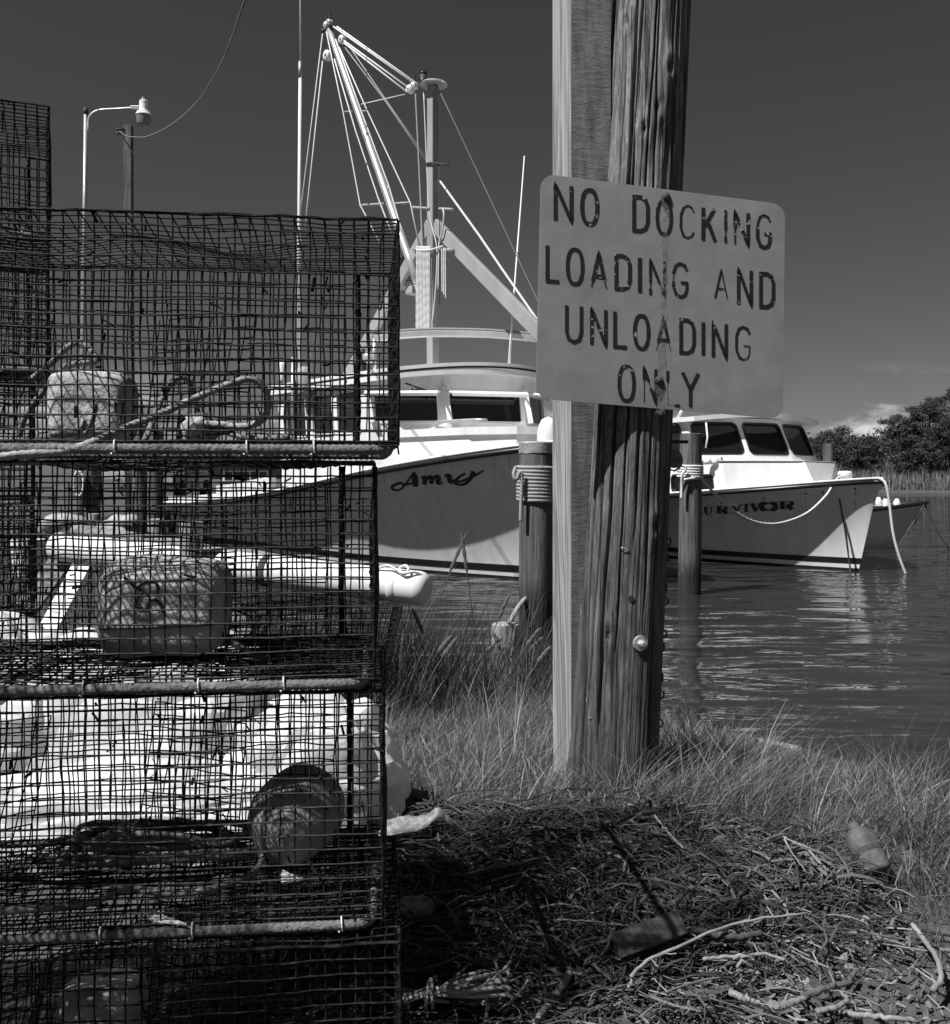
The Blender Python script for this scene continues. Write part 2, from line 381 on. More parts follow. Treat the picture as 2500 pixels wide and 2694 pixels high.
xs = np.unique(np.concatenate([np.linspace(-900, -60, 14), np.linspace(-60, -9, 40), np.linspace(-9, -2.5, 40), np.linspace(-2.5, 4, 131), np.linspace(4, 12, 40), np.linspace(12, 90, 60), np.linspace(90, 900, 14)]))
ys = np.unique(np.concatenate([np.linspace(-300, -3, 12), np.linspace(-3, 1, 20), np.linspace(1, 8, 141), np.linspace(8, 30, 80), np.linspace(30, 80, 40), np.linspace(80, 112, 50), np.linspace(112, 1500, 16)]))
X, Yg = np.meshgrid(xs, ys); Z = gz(X, Yg)
near = (np.abs(X) < 4) & (Yg < 8) & (Yg > 0)
nn = np.array([N3(a * 6, b * 6) * 0.018 + N3(a * 22, b * 22, 3) * 0.007 if c else 0 for a, b, c in zip(X.ravel(), Yg.ravel(), near.ravel())]).reshape(X.shape)
Z = Z + nn
mb = MB(); mb.grid(np.stack([X, Yg, Z], -1))
tag(mb.build('ground', 'soil', smooth=True), kind='structure')
mb = MB(); xw = np.linspace(-900, 900, 7); yw = np.linspace(-60, 1500, 7); A, B = np.meshgrid(xw, yw)
mb.grid(np.stack([A, B, A * 0], -1)); tag(mb.build('water', 'water'), kind='structure')

# ------------------------------------------------------------------ utility pole with side timber
PB = np.array((0.441, 3.13, 0.30)); PT = np.array((0.80, 3.12, 7.2))     # axis base and top (leans to the right)
def pole_axis(z): t = (z - PB[2]) / (PT[2] - PB[2]); return PB + (PT - PB) * t
def pole_r(z): return 0.149 - 0.0082 * (z - 0.3)
def build_pole():
    root = empty('utility_pole', tuple(PB))
    tag(root, 'weathered cracked round wooden utility pole holding the metal sign', 'pole')
    L = Matrix.Translation(-Vector(PB))
    nth, zz = 560, np.concatenate([np.linspace(0.2, 3.4, 190), np.linspace(3.45, 7.2, 30)])
    rs = np.random.default_rng(3)
    cracks = [(rs.uniform(0, 2 * math.pi), rs.uniform(0.004, 0.014), rs.uniform(0.012, 0.024), rs.uniform(-3, 3), rs.uniform(0.0, 2.4), rs.uniform(0.7, 3.5), rs.uniform(0, 50)) for _ in range(46)]
    cracks += [(-2.05 + 0.28 * q + rs.uniform(-.07, .07), rs.uniform(0.012, 0.026), rs.uniform(0.016, 0.032), rs.uniform(-8, 8), rs.uniform(0.0, 1.3), rs.uniform(1.2, 3.2), rs.uniform(0, 50)) for q in range(7)]
    knots = [(-1.75, 2.55), (-2.2, 1.62), (-1.2, 2.75), (-1.95, 0.95), (-1.0, 1.3), (-2.35, 2.9), (-1.45, 2.62)]
    TH = np.linspace(-math.pi, math.pi, nth, endpoint=False)
    G = np.zeros((len(zz), nth, 3))
    for i, z in enumerate(zz):
        c = pole_axis(z); r = np.full(nth, pole_r(z))
        for j, th in enumerate(TH):
            r[j] += 0.0035 * N3(math.cos(th) * 2.2, math.sin(th) * 2.2, z * 0.7) + 0.0022 * N3(math.cos(th) * 14, math.sin(th) * 14, z * 1.6) + 0.0015 * N3(math.cos(th) * 40, math.sin(th) * 40, z * 3)
        for (t0, dep, wid, sl, z0, ln, sd) in cracks:
            w = sstep(z0, z0 + 0.25, z) * sstep(z0 + ln, z0 + ln - 0.3, z)
            if w <= 0: continue
            tc_ = t0 + 0.10 * N3(z * 1.2, sd) + 0.035 * N3(z * 5, sd, 2) + 0.004 * sl * z
            d = (TH - tc_ + math.pi) % (2 * math.pi) - math.pi
            r -= w * dep * np.exp(-(d / wid) ** 2)
        for (tk, zk) in knots:
            d = (TH - tk + math.pi) % (2 * math.pi) - math.pi
            q = (d * 0.14 / 0.032) ** 2 + ((z - zk) / 0.055) ** 2
            r += 0.012 * np.exp(-q) - 0.020 * np.exp(-q * 8)
        G[i, :, 0] = c[0] + r * np.cos(TH); G[i, :, 1] = c[1] + r * np.sin(TH); G[i, :, 2] = z
    G = np.concatenate([G, G[:, :1]], 1)
    mb = MB(); mb.grid(G); mb.poly(G[-1, :-1]); o = mb.build('shaft', 'pole_shaft', root, smooth=True, local=L)
    def on(u, v, out=0.0):
        "point on the front of the pole seen at that pixel"
        a = (u - 1250) / F; Y = 3.0
        for _ in range(12):
            z = EYE - (v - HOR) / F * Y; c = pole_axis(z); dx = a * Y - c[0]
            Y = c[1] - math.sqrt(max(1e-5, (pole_r(z) + out) ** 2 - dx * dx))
        n = np.array((a * Y - c[0], Y - c[1], 0)); n /= np.linalg.norm(n)
        return np.array((a * Y, Y, z)), n
    # galvanised bolt with washer
    p, n = on(1684, 1692); M = Vector((n[0], n[1], 0)).to_track_quat('Z', 'Y').to_matrix()
    mb = MB(); mb.lathe([(0, -0.004), (0.024, -0.004), (0.025, 0.002), (0.024, 0.007), (0, 0.0075)], p, M, 24)
    sharp(mb.build('washer', 'galv_bolt', root, local=L))
    mb = MB(); mb.lathe([(0.0135, 0.006), (0.0135, 0.016), (0.012, 0.018), (0, 0.0182)], p, M, 6); mb.lathe([(0.0105, 0.016), (0.0105, 0.026), (0.0085, 0.029), (0, 0.03)], p, M, 14)
    sharp(mb.build('bolt', 'galv_bolt', root, local=L))
    # drilled hole
    p, n = on(1661, 1575); M = Vector((n[0], n[1], 0)).to_track_quat('Z', 'Y').to_matrix()
    mb = MB(); mb.lathe([(0.0095, 0.003), (0.0095, -0.02), (0, -0.02)], p, M, 16); mb.lathe([(0, 0.0032), (0.0092, 0.0032)], p, M, 16); mb.build('drilled_hole', 'rubber', root, local=L)
    # staples, rods and small hardware
    for (u, v, dx, dz) in ((1644, 1443, 0.012, -0.004), (1556, 1888, 0.006, -0.002), (1548, 1842, 0.003, -0.01), (1507, 1745, 0.012, -0.006)):
        p, n = on(u, v); q = p + n * 0.006
        mb = MB(); mb.tube(spline([p + (-dx, 0, 0), q + (-dx * 0.7, 0, 0.003), q + (dx * 0.7, 0, dz), p + (dx, 0, dz * 1.5)], 9), 0.0018, 5); mb.build('staple', 'galv_bolt', root, local=L)
    z = EYE - (1163 - HOR) / F * 3.15; c = pole_axis(z)
    mb = MB(); mb.tube([c + (0.09, 0.0, 0), c + (0.195, 0.0, 0)], 0.0055, 8); mb.build('threaded_rod', 'rust', root, local=L)
    for k in range(13):
        z = 1.24 - k * 0.05 + random.uniform(-.008, .008); c = pole_axis(z); x0 = pole_r(z) - 0.002
        th = np.linspace(0, 2 * math.pi, 9)
        if k % 3 != 2:
            mb = MB(); mb.tube([c + (x0 + 0.008 + 0.008 * math.cos(t) * (0.4 if k % 2 else 1), 0.01 * math.cos(t) * (k % 2), 0.013 * math.sin(t)) for t in th], 0.003, 5, cap=False); mb.build('chain_link', 'rust', root, local=L)
    z = EYE - (1212 - HOR) / F * 3.25; c = pole_axis(z) + np.array((0.165, 0.075, 0))
    th = np.linspace(0, 2 * math.pi, 20); mb = MB()
    for k in range(5): mb.tube([c + (0.028 * math.cos(t) + 0.002 * k, 0.03 * k * 0.2, 0.034 * math.sin(t)) for t in th], 0.0025, 5, cap=False)
    mb.lathe([(0, 0), (0.026, 0), (0.026, 0.03), (0, 0.03)], c, Matrix.Rotation(R(90), 3, 'X'), 18)
    mb.build('wire_coil', 'rope_grey', root, local=L)
    # square timber bolted to its left side
    r = R(20); ex = np.array((math.cos(r), math.sin(r), 0)); ey = np.array((-math.sin(r), math.cos(r), 0)); w = 0.142
    def corner(v, Yc):
        p = P(1503, v, Yc); p[2] = 0; return p
    def ring(z, Yc, tw=0.0):
        p = corner(0, Yc); p[2] = z; j = lambda s: 0.0008 * N3(z * 9, s)
        return [p + ex * j(1), p + ex * w, p + ex * w + ey * w, p + ey * w]
    zz = np.linspace(0.22, 5.4, 60); ybz = lambda z: 3.03 + max(0.0, 2.0 - z) * 0.05
    rows = [ring(z, ybz(z)) for z in zz]; rows = [rr + [rr[0]] for rr in rows]
    mb = MB(); mb.grid(np.array(rows)); mb.poly(rows[-1][:4])
    o = mb.build('side_timber', 'board_wood', root, local=L); sharp(o, 40); o.data.materials.append(MAT['board_sawn'])
    for pl in o.data.polygons:
        if pl.normal.y < -0.7: pl.material_index = 1
    tag(o, 'pale squared timber running up the left of the pole')
build_pole()

# ------------------------------------------------------------------ sign
SC_TL, SC_TR, SC_BR, SC_BL = P(1424, 456, 2.905), P(2066, 538, 3.045), P(2060, 1102, 3.045), P(1410, 1048, 2.909)
def sign_pt(s, t, out=0.0):
    "s,t in 0..1 from the top-left corner"
    p = (SC_TL * (1 - s) * (1 - t) + SC_TR * s * (1 - t) + SC_BR * s * t + SC_BL * (1 - s) * t)
    e1 = SC_TR - SC_TL; e2 = SC_BL - SC_TL; n = np.cross(e2, e1); n /= np.linalg.norm(n)
    if n[1] > 0: n = -n
    bow = 0.0
    return p + n * (out + bow)
def sign_uv(u, v):
    "photo pixel -> s,t on the sign (bilinear inverse in the image)"
    a, b, c, d = (np.array(q, float) for q in ((1424, 456), (2066, 538), (2060, 1102), (1410, 1048)))
    p = np.array((u, v)); s = t = 0.5
    for _ in range(8):
        f = a * (1 - s) * (1 - t) + b * s * (1 - t) + c * s * t + d * (1 - s) * t - p
        fs = (b - a) * (1 - t) + (c - d) * t; ft = (d - a) * (1 - s) + (c - b) * s
        J = np.array([[fs[0], ft[0]], [fs[1], ft[1]]]); ds = np.linalg.solve(J, -f); s += ds[0]; t += ds[1]
    return s, t
LET = {  # stroke letters on a 0..1 box, y down
 'N': [[(0.08, 1), (0.08, 0), (0.92, 1), (0.92, 0)]],
 'O': [[(0.5 + 0.42 * math.sin(t) * (abs(math.sin(t)) ** -0.25 if abs(math.sin(t)) > 1e-3 else 1), 0.5 - 0.48 * math.cos(t)) for t in np.linspace(0, 2 * math.pi, 25)]],
 'D': [[(0.1, 0.02), (0.1, 0.98), (0.5, 0.98), (0.78, 0.9), (0.9, 0.72), (0.9, 0.28), (0.78, 0.1), (0.5, 0.02), (0.1, 0.02)]],
 'C': [[(0.95, 0.2), (0.82, 0.07), (0.55, 0.01), (0.3, 0.08), (0.12, 0.3), (0.1, 0.7), (0.28, 0.93), (0.55, 0.99), (0.82, 0.92), (0.95, 0.8)]],
 'K': [[(0.1, 0), (0.1, 1)], [(0.9, 0.02), (0.12, 0.62)], [(0.42, 0.42), (0.95, 1)]],
 'I': [[(0.5, 0), (0.5, 1)]],
 'G': [[(0.93, 0.2), (0.8, 0.06), (0.5, 0.01), (0.25, 0.08), (0.1, 0.3), (0.1, 0.7), (0.28, 0.93), (0.55, 0.99), (0.82, 0.93), (0.93, 0.78), (0.93, 0.57), (0.55, 0.57)]],
 'L': [[(0.1, 0), (0.1, 0.98), (0.95, 0.98)]],
 'A': [[(0.03, 1), (0.5, 0), (0.97, 1)], [(0.2, 0.66), (0.8, 0.66)]],
 'U': [[(0.08, 0), (0.08, 0.72), (0.2, 0.93), (0.5, 1), (0.8, 0.93), (0.92, 0.72), (0.92, 0)]],
 'Y': [[(0.03, 0), (0.5, 0.5), (0.97, 0)], [(0.5, 0.5), (0.5, 1)]],
}
SIGN_TEXT = [
 ('N',195,318,225,238),('O',368,487,250,240),('D',710,825,298,238),('O',868,980,322,235),('C',1025,1130,355,225),('K',1180,1275,375,222),('I',1325,1362,390,220),('N',1400,1508,408,215),('G',1555,1660,422,225),
 ('L',143,232,632,245),('O',273,390,650,245),('A',435,540,687,228),('D',592,705,695,233),('I',742,778,712,235),('N',822,935,732,233),('G',975,1085,748,230),('A',1268,1358,795,190),('N',1425,1530,797,233),('D',1578,1688,818,232),
 ('U',268,382,1037,245),('N',432,542,1062,240),('L',585,678,1078,242),('O',717,827,1098,232),('A',868,970,1122,220),('D',1027,1137,1130,230),('I',1172,1208,1148,222),('N',1250,1356,1158,228),('G',1408,1517,1178,225),
 ('O',613,730,1440,243),('N',782,875,1462,230),('L',938,1035,1478,235),('Y',1045,1160,1490,230)]
def ribbon(pts, w):
    "2-D polyline -> left/right outline with mitred joints"
    p = np.asarray(pts, float); n = len(p); closed = np.allclose(p[0], p[-1])
    d = np.diff(p, axis=0); d /= np.maximum(np.linalg.norm(d, axis=1), 1e-9)[:, None]
    nr = np.stack([-d[:, 1], d[:, 0]], -1); L = []; Rr = []
    w = np.broadcast_to(np.asarray(w, float), (n,))
    for i in range(n):
        if closed and i in (0, n - 1): a, b = nr[-1], nr[0]
        else: a, b = nr[max(i - 1, 0)], nr[min(i, n - 2)]
        m = a + b; l = np.linalg.norm(m); m = m / l if l > 0.3 else a
        k = min(1 / max(np.dot(m, a), 0.35), 2.2)
        L.append(p[i] + m * w[i] / 2 * k); Rr.append(p[i] - m * w[i] / 2 * k)
    return np.array(L), np.array(Rr)
def build_sign():
    c = sign_pt(0.5, 1.0); root = empty('metal_sign', tuple(c)); Lm = Matrix.Translation(-Vector(c))
    tag(root, 'faded metal sign reading no docking loading and unloading only, nailed to the pole', 'sign')
    rs, n = 0.055, 8; out = []
    asp = np.linalg.norm(SC_TR - SC_TL) / np.linalg.norm(SC_BL - SC_TL)
    for cx, cy, a0 in ((1 - rs, rs * asp, -90), (1 - rs, 1 - rs * asp, 0), (rs, 1 - rs * asp, 90), (rs, rs * asp, 180)):
        for k in range(n + 1):
            a = R(a0 + 90 * k / n); out.append((cx + rs * math.cos(a), cy + rs * asp * math.sin(a)))
    mb = MB(); K = len(out)
    rings = [[sign_pt(s, t, o) for s, t in out] for o in (0.0, -0.0015, -0.0035)]
    inner = [[sign_pt(0.5 + (s - 0.5) * f, 0.5 + (t - 0.5) * f, 0.0003 if f < 1 else 0) for s, t in out] for f in (0.985, 0.66, 0.33)]
    rows = [rings[2], rings[1], rings[0]] + inner
    mb.grid(np.array([r + [r[0]] for r in rows])); mb.poly(inner[-1]); mb.poly(rings[2][::-1])
    o = mb.build('plate', 'sign_paint', root, local=Lm); sharp(o, 30)
    def peel(i, q, x0, x1, y0, h):
        "how much of the stroke survives along letters whose paint has come away"
        f = (q[:, 1] - y0) / h; g_ = (q[:, 0] - x0) / max(x1 - x0, 1); one = np.ones(len(q))
        if i == 4: return 0.45 + 0.25 * (g_ < 0.3)
        if i in (6, 14): return np.where(np.abs(f - 0.72) < 0.07, 0.25, 0.75)
        if i == 7: return np.where((g_ < 0.25) & (f > 0.5), 0.45, 1.0)
        if i == 8: return np.where(f < 0.4, 0.6, 1.0)
        if i == 11: return np.where(f > 0.78, 0.35, 1.0)
        if i == 15: return np.where(np.abs(f - 0.45) < 0.12, 0.25, 0.8)
        if i == 16: return np.where(g_ > 0.55, 0.3, 0.5)
        if i == 23: return np.where(f > 0.72, 0.15, 0.75)
        if i == 27: return np.where((g_ > 0.5) & (f > 0.4), 0.35, 0.8)
        if i == 29: return np.where((f > 0.35) & (g_ < 0.55), 0.2, 0.85)
        if i == 30: return np.where((f < 0.3) | (g_ > 0.6), 0.8, 0.12)
        return one
    for li, (ch, x0, x1, y0, h) in enumerate(SIGN_TEXT):
        mb = MB(); xc = (x0 + x1) / 2
        for k, st in enumerate(LET[ch]):
            px = np.array([(x0 + (x1 - x0) * a, y0 + h * b + 0.075 * (x0 + (x1 - x0) * a - xc)) for a, b in st])
            if ch == 'I': px = px
            w = 25 + rng.uniform(-2, 2)
            # densify so the ragged hand-cut edge shows
            q = [px[0]]
            for a, b in zip(px[:-1], px[1:]):
                m = max(1, int(np.linalg.norm(b - a) / 12))
                q += [a + (b - a) * (i + 1) / m for i in range(m)]
            q = np.array(q); ww = w * (1 + 0.18 * np.array([N3(i * 0.45, x0, y0) for i in range(len(q))]))
            ww = ww * peel(li, q, x0, x1, y0, h); Lp, Rp = ribbon(q, ww); o_ = 0.0016 + 0.0002 * k
            g = np.array([[sign_pt(*sign_uv(1380 + e[0] / 2.567, 400 + e[1] / 2.567), out=o_) for e in (l, r_)] for l, r_ in zip(Lp, Rp)])
            mb.grid(g)
        mb.build('letter', 'letter_paint', root, local=Lm)
    long_stain().build('drip_stain', 'faint_stain', root, local=Lm)
    for (u, v) in ((1745, 516), (1726, 1000)):
        s, t = sign_uv(u, v); p = sign_pt(s, t, 0.0); e = sign_pt(s, t, 1) - sign_pt(s, t, 0); M = Vector(e).to_track_quat('Z', 'Y').to_matrix()
        mb = MB(); mb.lathe([(0.0125, 0.0), (0.013, 0.004), (0.008, 0.009), (0, 0.0105)], p, M, 14); sharp(mb.build('nail', 'rust', root, local=Lm))
        # rust run below the nail: a thin stain film
        ns, pts = 14, []
        for k in range(ns):
            f = k / (ns - 1); wv = (10 + 7 * math.sin(f * 3.0)) * (1 - f ** 2) + 2 * N3(k * 0.7, u)
            yy = v - 8 + 62 * f; xx = u + 3 * N3(k * 0.5, v) + 4 * f
            pts.append([sign_pt(*sign_uv(xx - wv, yy), out=0.0022), sign_pt(*sign_uv(xx + wv, yy), out=0.0022)])
        mb = MB(); mb.grid(np.array(pts)); mb.build('rust_stain', 'rust_run', root, local=Lm)
def long_stain():
    c = sign_pt(0.5, 0.5); pts = []
    for k in range(60):
        f = k / 59; v = 530 + 560 * f; u = 1744 - 14 * f + 2.5 * N3(k * 0.3, 5); w_ = 7 + 5 * N3(k * 0.21, 3) + 5 * f
        pts.append([sign_pt(*sign_uv(u + q * w_, v), out=0.0019) for q in (-1, -0.3, 0.3, 1)])
    mb = MB(); mb.grid(np.array(pts)); return mb
def rust_run():
    m = mat('rust_run', 0.10, 0.10); t = m.node_tree; b = t.nodes['Principled BSDF']; b.inputs['Roughness'].default_value = 0.8
    c = t.nodes.new('ShaderNodeTexCoord'); n = t.nodes.new('ShaderNodeTexNoise'); n.inputs['Scale'].default_value = 60; n.inputs['Detail'].default_value = 5
    t.links.new(c.outputs['Object'], n.inputs[0])
    r = t.nodes.new('ShaderNodeMapRange'); r.inputs[1].default_value = 0.36; r.inputs[2].default_value = 0.62; t.links.new(n.outputs[0], r.inputs[0]); t.links.new(r.outputs[0], b.inputs['Alpha'])
rust_run()
faint_ = MAT['rust_run'].copy(); MAT['faint_stain'] = faint_
for nd in faint_.node_tree.nodes:
    if nd.type == 'MAP_RANGE': nd.inputs[1].default_value = 0.42; nd.inputs[2].default_value = 0.75; nd.inputs[4].default_value = 0.7
build_sign()

# ------------------------------------------------------------------ wire fish pots
CELL = 0.0262
def panel(mb, O, U, V, lu, lv, seed, warp=1.0, skip=None, rad=0.00155, cell=CELL, sag=None):
    "woven wire panel from corner O along unit vectors U (length lu) and V (length lv)"
    U = np.asarray(U, float); V = np.asarray(V, float); Nn = np.cross(U, V)
    nu, nv = max(2, int(round(lu / cell))), max(2, int(round(lv / cell)))
    def pt(i, j):
        a, b = i / nu * lu, j / nv * lv
        e = math.sin(math.pi * i / nu) ** 0.5 * math.sin(math.pi * j / nv) ** 0.5 if 0 < i < nu and 0 < j < nv else 0.0
        e2 = 0.25 + 0.75 * e
        du = 0.006 * warp * N3(a * 7, b * 7, seed) * e2 + 0.002 * warp * N3(a * 30, b * 30, seed + 5)
        dv = 0.007 * warp * N3(a * 6, b * 6, seed + 11) * e2 + 0.002 * warp * N3(a * 30, b * 30, seed + 15)
        dn = 0.013 * warp * N3(a * 5, b * 5, seed + 23) * e2
        if sag: dn += sag * math.sin(math.pi * a / lu) * math.sin(math.pi * b / lv)
        return np.asarray(O) + U * (a + du) + V * (b + dv) + Nn * dn
    G = np.array([[pt(i, j) for j in range(nv + 1)] for i in range(nu + 1)])
    off = Nn * rad * 0.7
    def run(line, o, flags):
        st = 0
        for k in range(len(line) - 1):
            if flags[k]:
                if k - st >= 1: mb.tube(line[st:k + 1] + o, rad, 4, cap=True)
                st = k + 1
        if len(line) - st >= 2: mb.tube(line[st:] + o, rad, 4, cap=True)
    for i in range(nu + 1):
        run(G[i], off, [bool(skip and skip(i, j + 0.5, 'v')) for j in range(nv)])
    for j in range(nv + 1):
        run(G[:, j], -off, [bool(skip and skip(i + 0.5, j, 'h')) for i in range(nu)])
def ribbed_bar(pts, r=0.0093):
    p = resample(pts, 0.0035); L = np.arange(len(p)) * 0.0035
    mb = MB(); mb.tube(p, r, 8, twist=(2, 0.024, 0.10)); return mb
def ragged(seed):
    "a few broken or missing wire spans"
    rs = np.random.default_rng(int(seed) + 500); dead = {(int(a), int(b), c) for a, b, c in zip(rs.integers(1, 36, 26), rs.integers(1, 15, 26), rs.choice(['h', 'v'], 26))}
    return lambda i, j, d: (int(i), int(j), d) in dead
def fish_pot(A, ang, Wd, Dp, z0, z1, seed, label, detail=True, hole=None, group=None, cell=CELL, mats=('wire', 'rebar'), lean=0.0, cat='fish pot', rebar_out=0.004, rad=0.0016, extra=False):
    """A = right front corner (x, y); ang = turn of the pot (deg, + swings its left end nearer); bottom frame of ribbed bar at z0"""
    a = R(ang); u = np.array((-math.cos(a), -math.sin(a), 0)); w = np.array((-math.sin(a), math.cos(a), 0)); k = np.array((lean, 0, 1.0)); k /= np.linalg.norm(k)
    C = np.array((A[0], A[1], z0)); h = z1 - z0
    root = empty('fish_pot', tuple(C)); Lm = Matrix.Translation(-Vector(C)); tag(root, label, cat, group)
    wm = mats[0]
    mb = MB(); panel(mb, C, u, k, Wd, h, seed, 0.95, hole or ragged(seed), cell=cell, rad=rad); mb.build('front_panel', wm, root, local=Lm)
    mb = MB(); panel(mb, C + w * Dp, u, k, Wd, h, seed + 31, 1.1, ragged(seed + 3), cell=cell, rad=rad); mb.build('back_panel', wm, root, local=Lm)
    mb = MB(); panel(mb, C, w, k, Dp, h, seed + 57, 1.3, cell=cell, rad=rad); mb.build('side_panel', wm, root, local=Lm)
    mb = MB(); panel(mb, C + u * Wd, w, k, Dp, h, seed + 77, 1.3, cell=cell, rad=rad); mb.build('side_panel', wm, root, local=Lm)
    mb = MB(); panel(mb, C + k * h, u, w, Wd, Dp, seed + 91, 1.8, ragged(seed + 5), cell=cell, rad=rad, sag=0.012 if detail else -0.01); mb.build('top_panel', wm, root, local=Lm)
    mb = MB(); panel(mb, C + k * 0.006, u, w, Wd, Dp, seed + 111, 1.2, cell=cell, rad=rad); mb.build('bottom_panel', wm, root, local=Lm)
    # bent ribbed-bar frame round the foot, set just outside the mesh
    rc = 0.045; o = rebar_out
    f = C - k * 0.006 - w * o
    loop = []
    ins = 0.018; cs = [C - w * o + u * ins, C + u * (Wd - ins) - w * o, C + u * (Wd - ins) + w * (Dp + o), C + u * ins + w * (Dp + o)]
    for i in range(4):
        p, q, r_ = cs[i - 1], cs[i], cs[(i + 1) % 4]
        d1 = (p - q) / np.linalg.norm(p - q); d2 = (r_ - q) / np.linalg.norm(r_ - q)
        for t in np.linspace(0, 1, 7):
            loop.append((q + d1 * rc * (1 - t) ** 2 + d2 * rc * t ** 2) - k * 0.008)
    loop.append(loop[0])
    if detail: ribbed_bar(loop).build('bar_frame', mats[1], root, smooth=True, local=Lm)
    else:
        mb = MB(); mb.tube(loop, 0.009, 6); mb.build('bar_frame', mats[1], root, smooth=True, local=Lm)
    # inner parlour panel and laced corner posts
    if detail:
        mb = MB(); panel(mb, C + w * Dp * 0.55 + u * 0.10, u, k, Wd * 0.62, h * 0.9, seed + 131, 1.5, cell=cell * 1.15); mb.build('parlour_panel', 'wire_fouled', root, local=Lm)
        # funnel netting: two slanting panels meeting inside the pot
        for s_, sg in ((0.30, 1), (0.72, -1)):
            V_ = k * 0.86 + w * 0.5; V_ = V_ / np.linalg.norm(V_)
            mb = MB(); panel(mb, C + u * Wd * s_ + w * Dp * 0.42 + k * 0.01, u * 0.9 + w * 0.43 * sg, V_, Wd * 0.25, h * 0.8, seed + 150 + s_ * 10, 1.8, ragged(seed + 9), cell=cell * 1.1); mb.build('funnel_panel', 'wire_fouled', root, local=Lm)
        # weed and grime caught in the mesh
        mb = MB(); rs = np.random.default_rng(int(seed) + 900)
        for _ in range(150):
            f = rs.random(3); q = C + u * Wd * f[0] + k * h * f[1] + w * (Dp if f[2] < 0.45 else 0.0) if rs.random() < 0.6 else C + u * Wd * f[0] + w * Dp * f[1] + k * (h if f[2] < 0.35 else 0.012)
            d_ = rs.normal(0, 1, 3); d_ /= np.linalg.norm(d_); l_ = rs.uniform(0.006, 0.026); mb.tube([q, q + d_ * l_ * 0.5 + (0, 0, -0.004), q + d_ * l_ + (0, 0, -0.008)], rs.uniform(0.0008, 0.0030), 4)
        o_ = mb.build('caught_weed', 'wire_fouled', root, local=Lm); o_['kind'] = 'stuff'
        for q, rr in ((C + w * Dp, 0.0065), (C + w * Dp * 0.97 + u * 0.075, 0.0065), (C, 0.0032)):
            pts = [q + k * (h * t) + u * 0.003 * N3(t * 6, seed) for t in np.linspace(0.01, 0.99, 60)]
            mb = MB(); mb.tube(pts, [rr * (1 + 0.22 * N3(i * 0.9, seed, 4)) for i in range(60)], 7, twist=(3, 0.03, 0.12)); mb.build('corner_lacing', 'wire_fouled', root, local=Lm)
        for s in (0.12, 0.31, 0.53, 0.74):
            s += random.uniform(-.05, .05); q = C + u * Wd * s - w * o - k * 0.008
            th = np.linspace(-0.6, 2 * math.pi - 0.8, 12)
            mb = MB(); mb.tube([q + w * (-0.0115 * math.cos(t)) + k * (0.002 + 0.0135 * math.sin(t)) + u * 0.001 * t for t in th], 0.0017, 5); mb.build('hog_ring', 'clip', root, local=Lm)
        # frayed top-edge lacing
        pts = [C + k * h + u * Wd * t + k * 0.004 * N3(t * 12, seed) for t in np.linspace(0, 1, 80)]
        mb = MB(); mb.tube(pts, [0.0028 * (1 + 0.4 * N3(i * 0.7, seed, 9)) for i in range(80)], 6, twist=(3, 0.03, 0.2)); mb.build('edge_lacing', 'wire_fouled', root, local=Lm)
    return root, C, u, w, k

def hole1(i, j, d):
    # torn patch in the middle of the front of the top pot
    return (9.5 < i < 11.5 and 4 < j < 9 and d == 'h') or (i == 10 and 3 < j < 9 and d == 'v') or (i == 11 and 5 < j < 8 and d == 'v')
def hole3(i, j, d):
    return (12.5 < i < 14 and 3 < j < 7) and d == 'h'
POT1 = fish_pot((-0.139, 1.72), 6.7, 0.98, 0.47, 1.507, 1.915, 1, 'topmost wire fish pot of the front stack with a ribbed bar foot', hole=hole1)
POT2 = fish_pot((-0.184, 1.735), 6.0, 0.98, 0.46, 1.082, 1.478, 2, 'second wire fish pot from the top in the front stack, large foam float inside', hole=None)
POT3 = fish_pot((-0.170, 1.745), 5.5, 0.98, 0.45, 0.640, 1.058, 3, 'third wire fish pot from the top in the front stack, white sacks showing behind', hole=hole3)
POT4 = fish_pot((-0.134, 1.70), 6.0, 1.0, 0.50, 0.212, 0.618, 4, 'lowest wire fish pot of the front stack in deep shade', mats=('wire_fouled', 'rebar'))
for i in range(4):  # out-of-view pots added to throw shade on the front stack
    for j in range(2):
        fish_pot((-1.02 - 0.02 * i - 1.0 * j, 0.98), 3, 0.95, 0.64, 0.19 + 0.43 * i, 0.19 + 0.43 * i + 0.415, 200 + i * 9 + j * 50, ('bottom', 'second', 'third', 'top')[i] + ' wire fish pot of the ' + ('nearer', 'further')[j] + ' unseen stack added beyond the left edge for shade', detail=False, rad=0.0024)
zb = 0.44
BK = ['lowest', 'second lowest', 'middle', 'second highest', 'highest']
for i in range(5):
    fish_pot((-1.49 - (4 - i) * 0.03 + (0.02 if i % 2 else 0), 3.32 + 0.015 * (i % 2)), 24, 1.1, 0.62, zb + 0.464 * i, zb + 0.464 * i + 0.448, 40 + i * 7, BK[i] + ' wire fish pot of the taller stack behind on the left', detail=(i >= 3), cell=0.0365, rad=0.0027)
fish_pot((-0.44, 4.40), 8, 1.0, 0.5, 0.345, 0.86, 90, 'single wire fish pot on the grass under the white pipe', detail=False, lean=0.2)

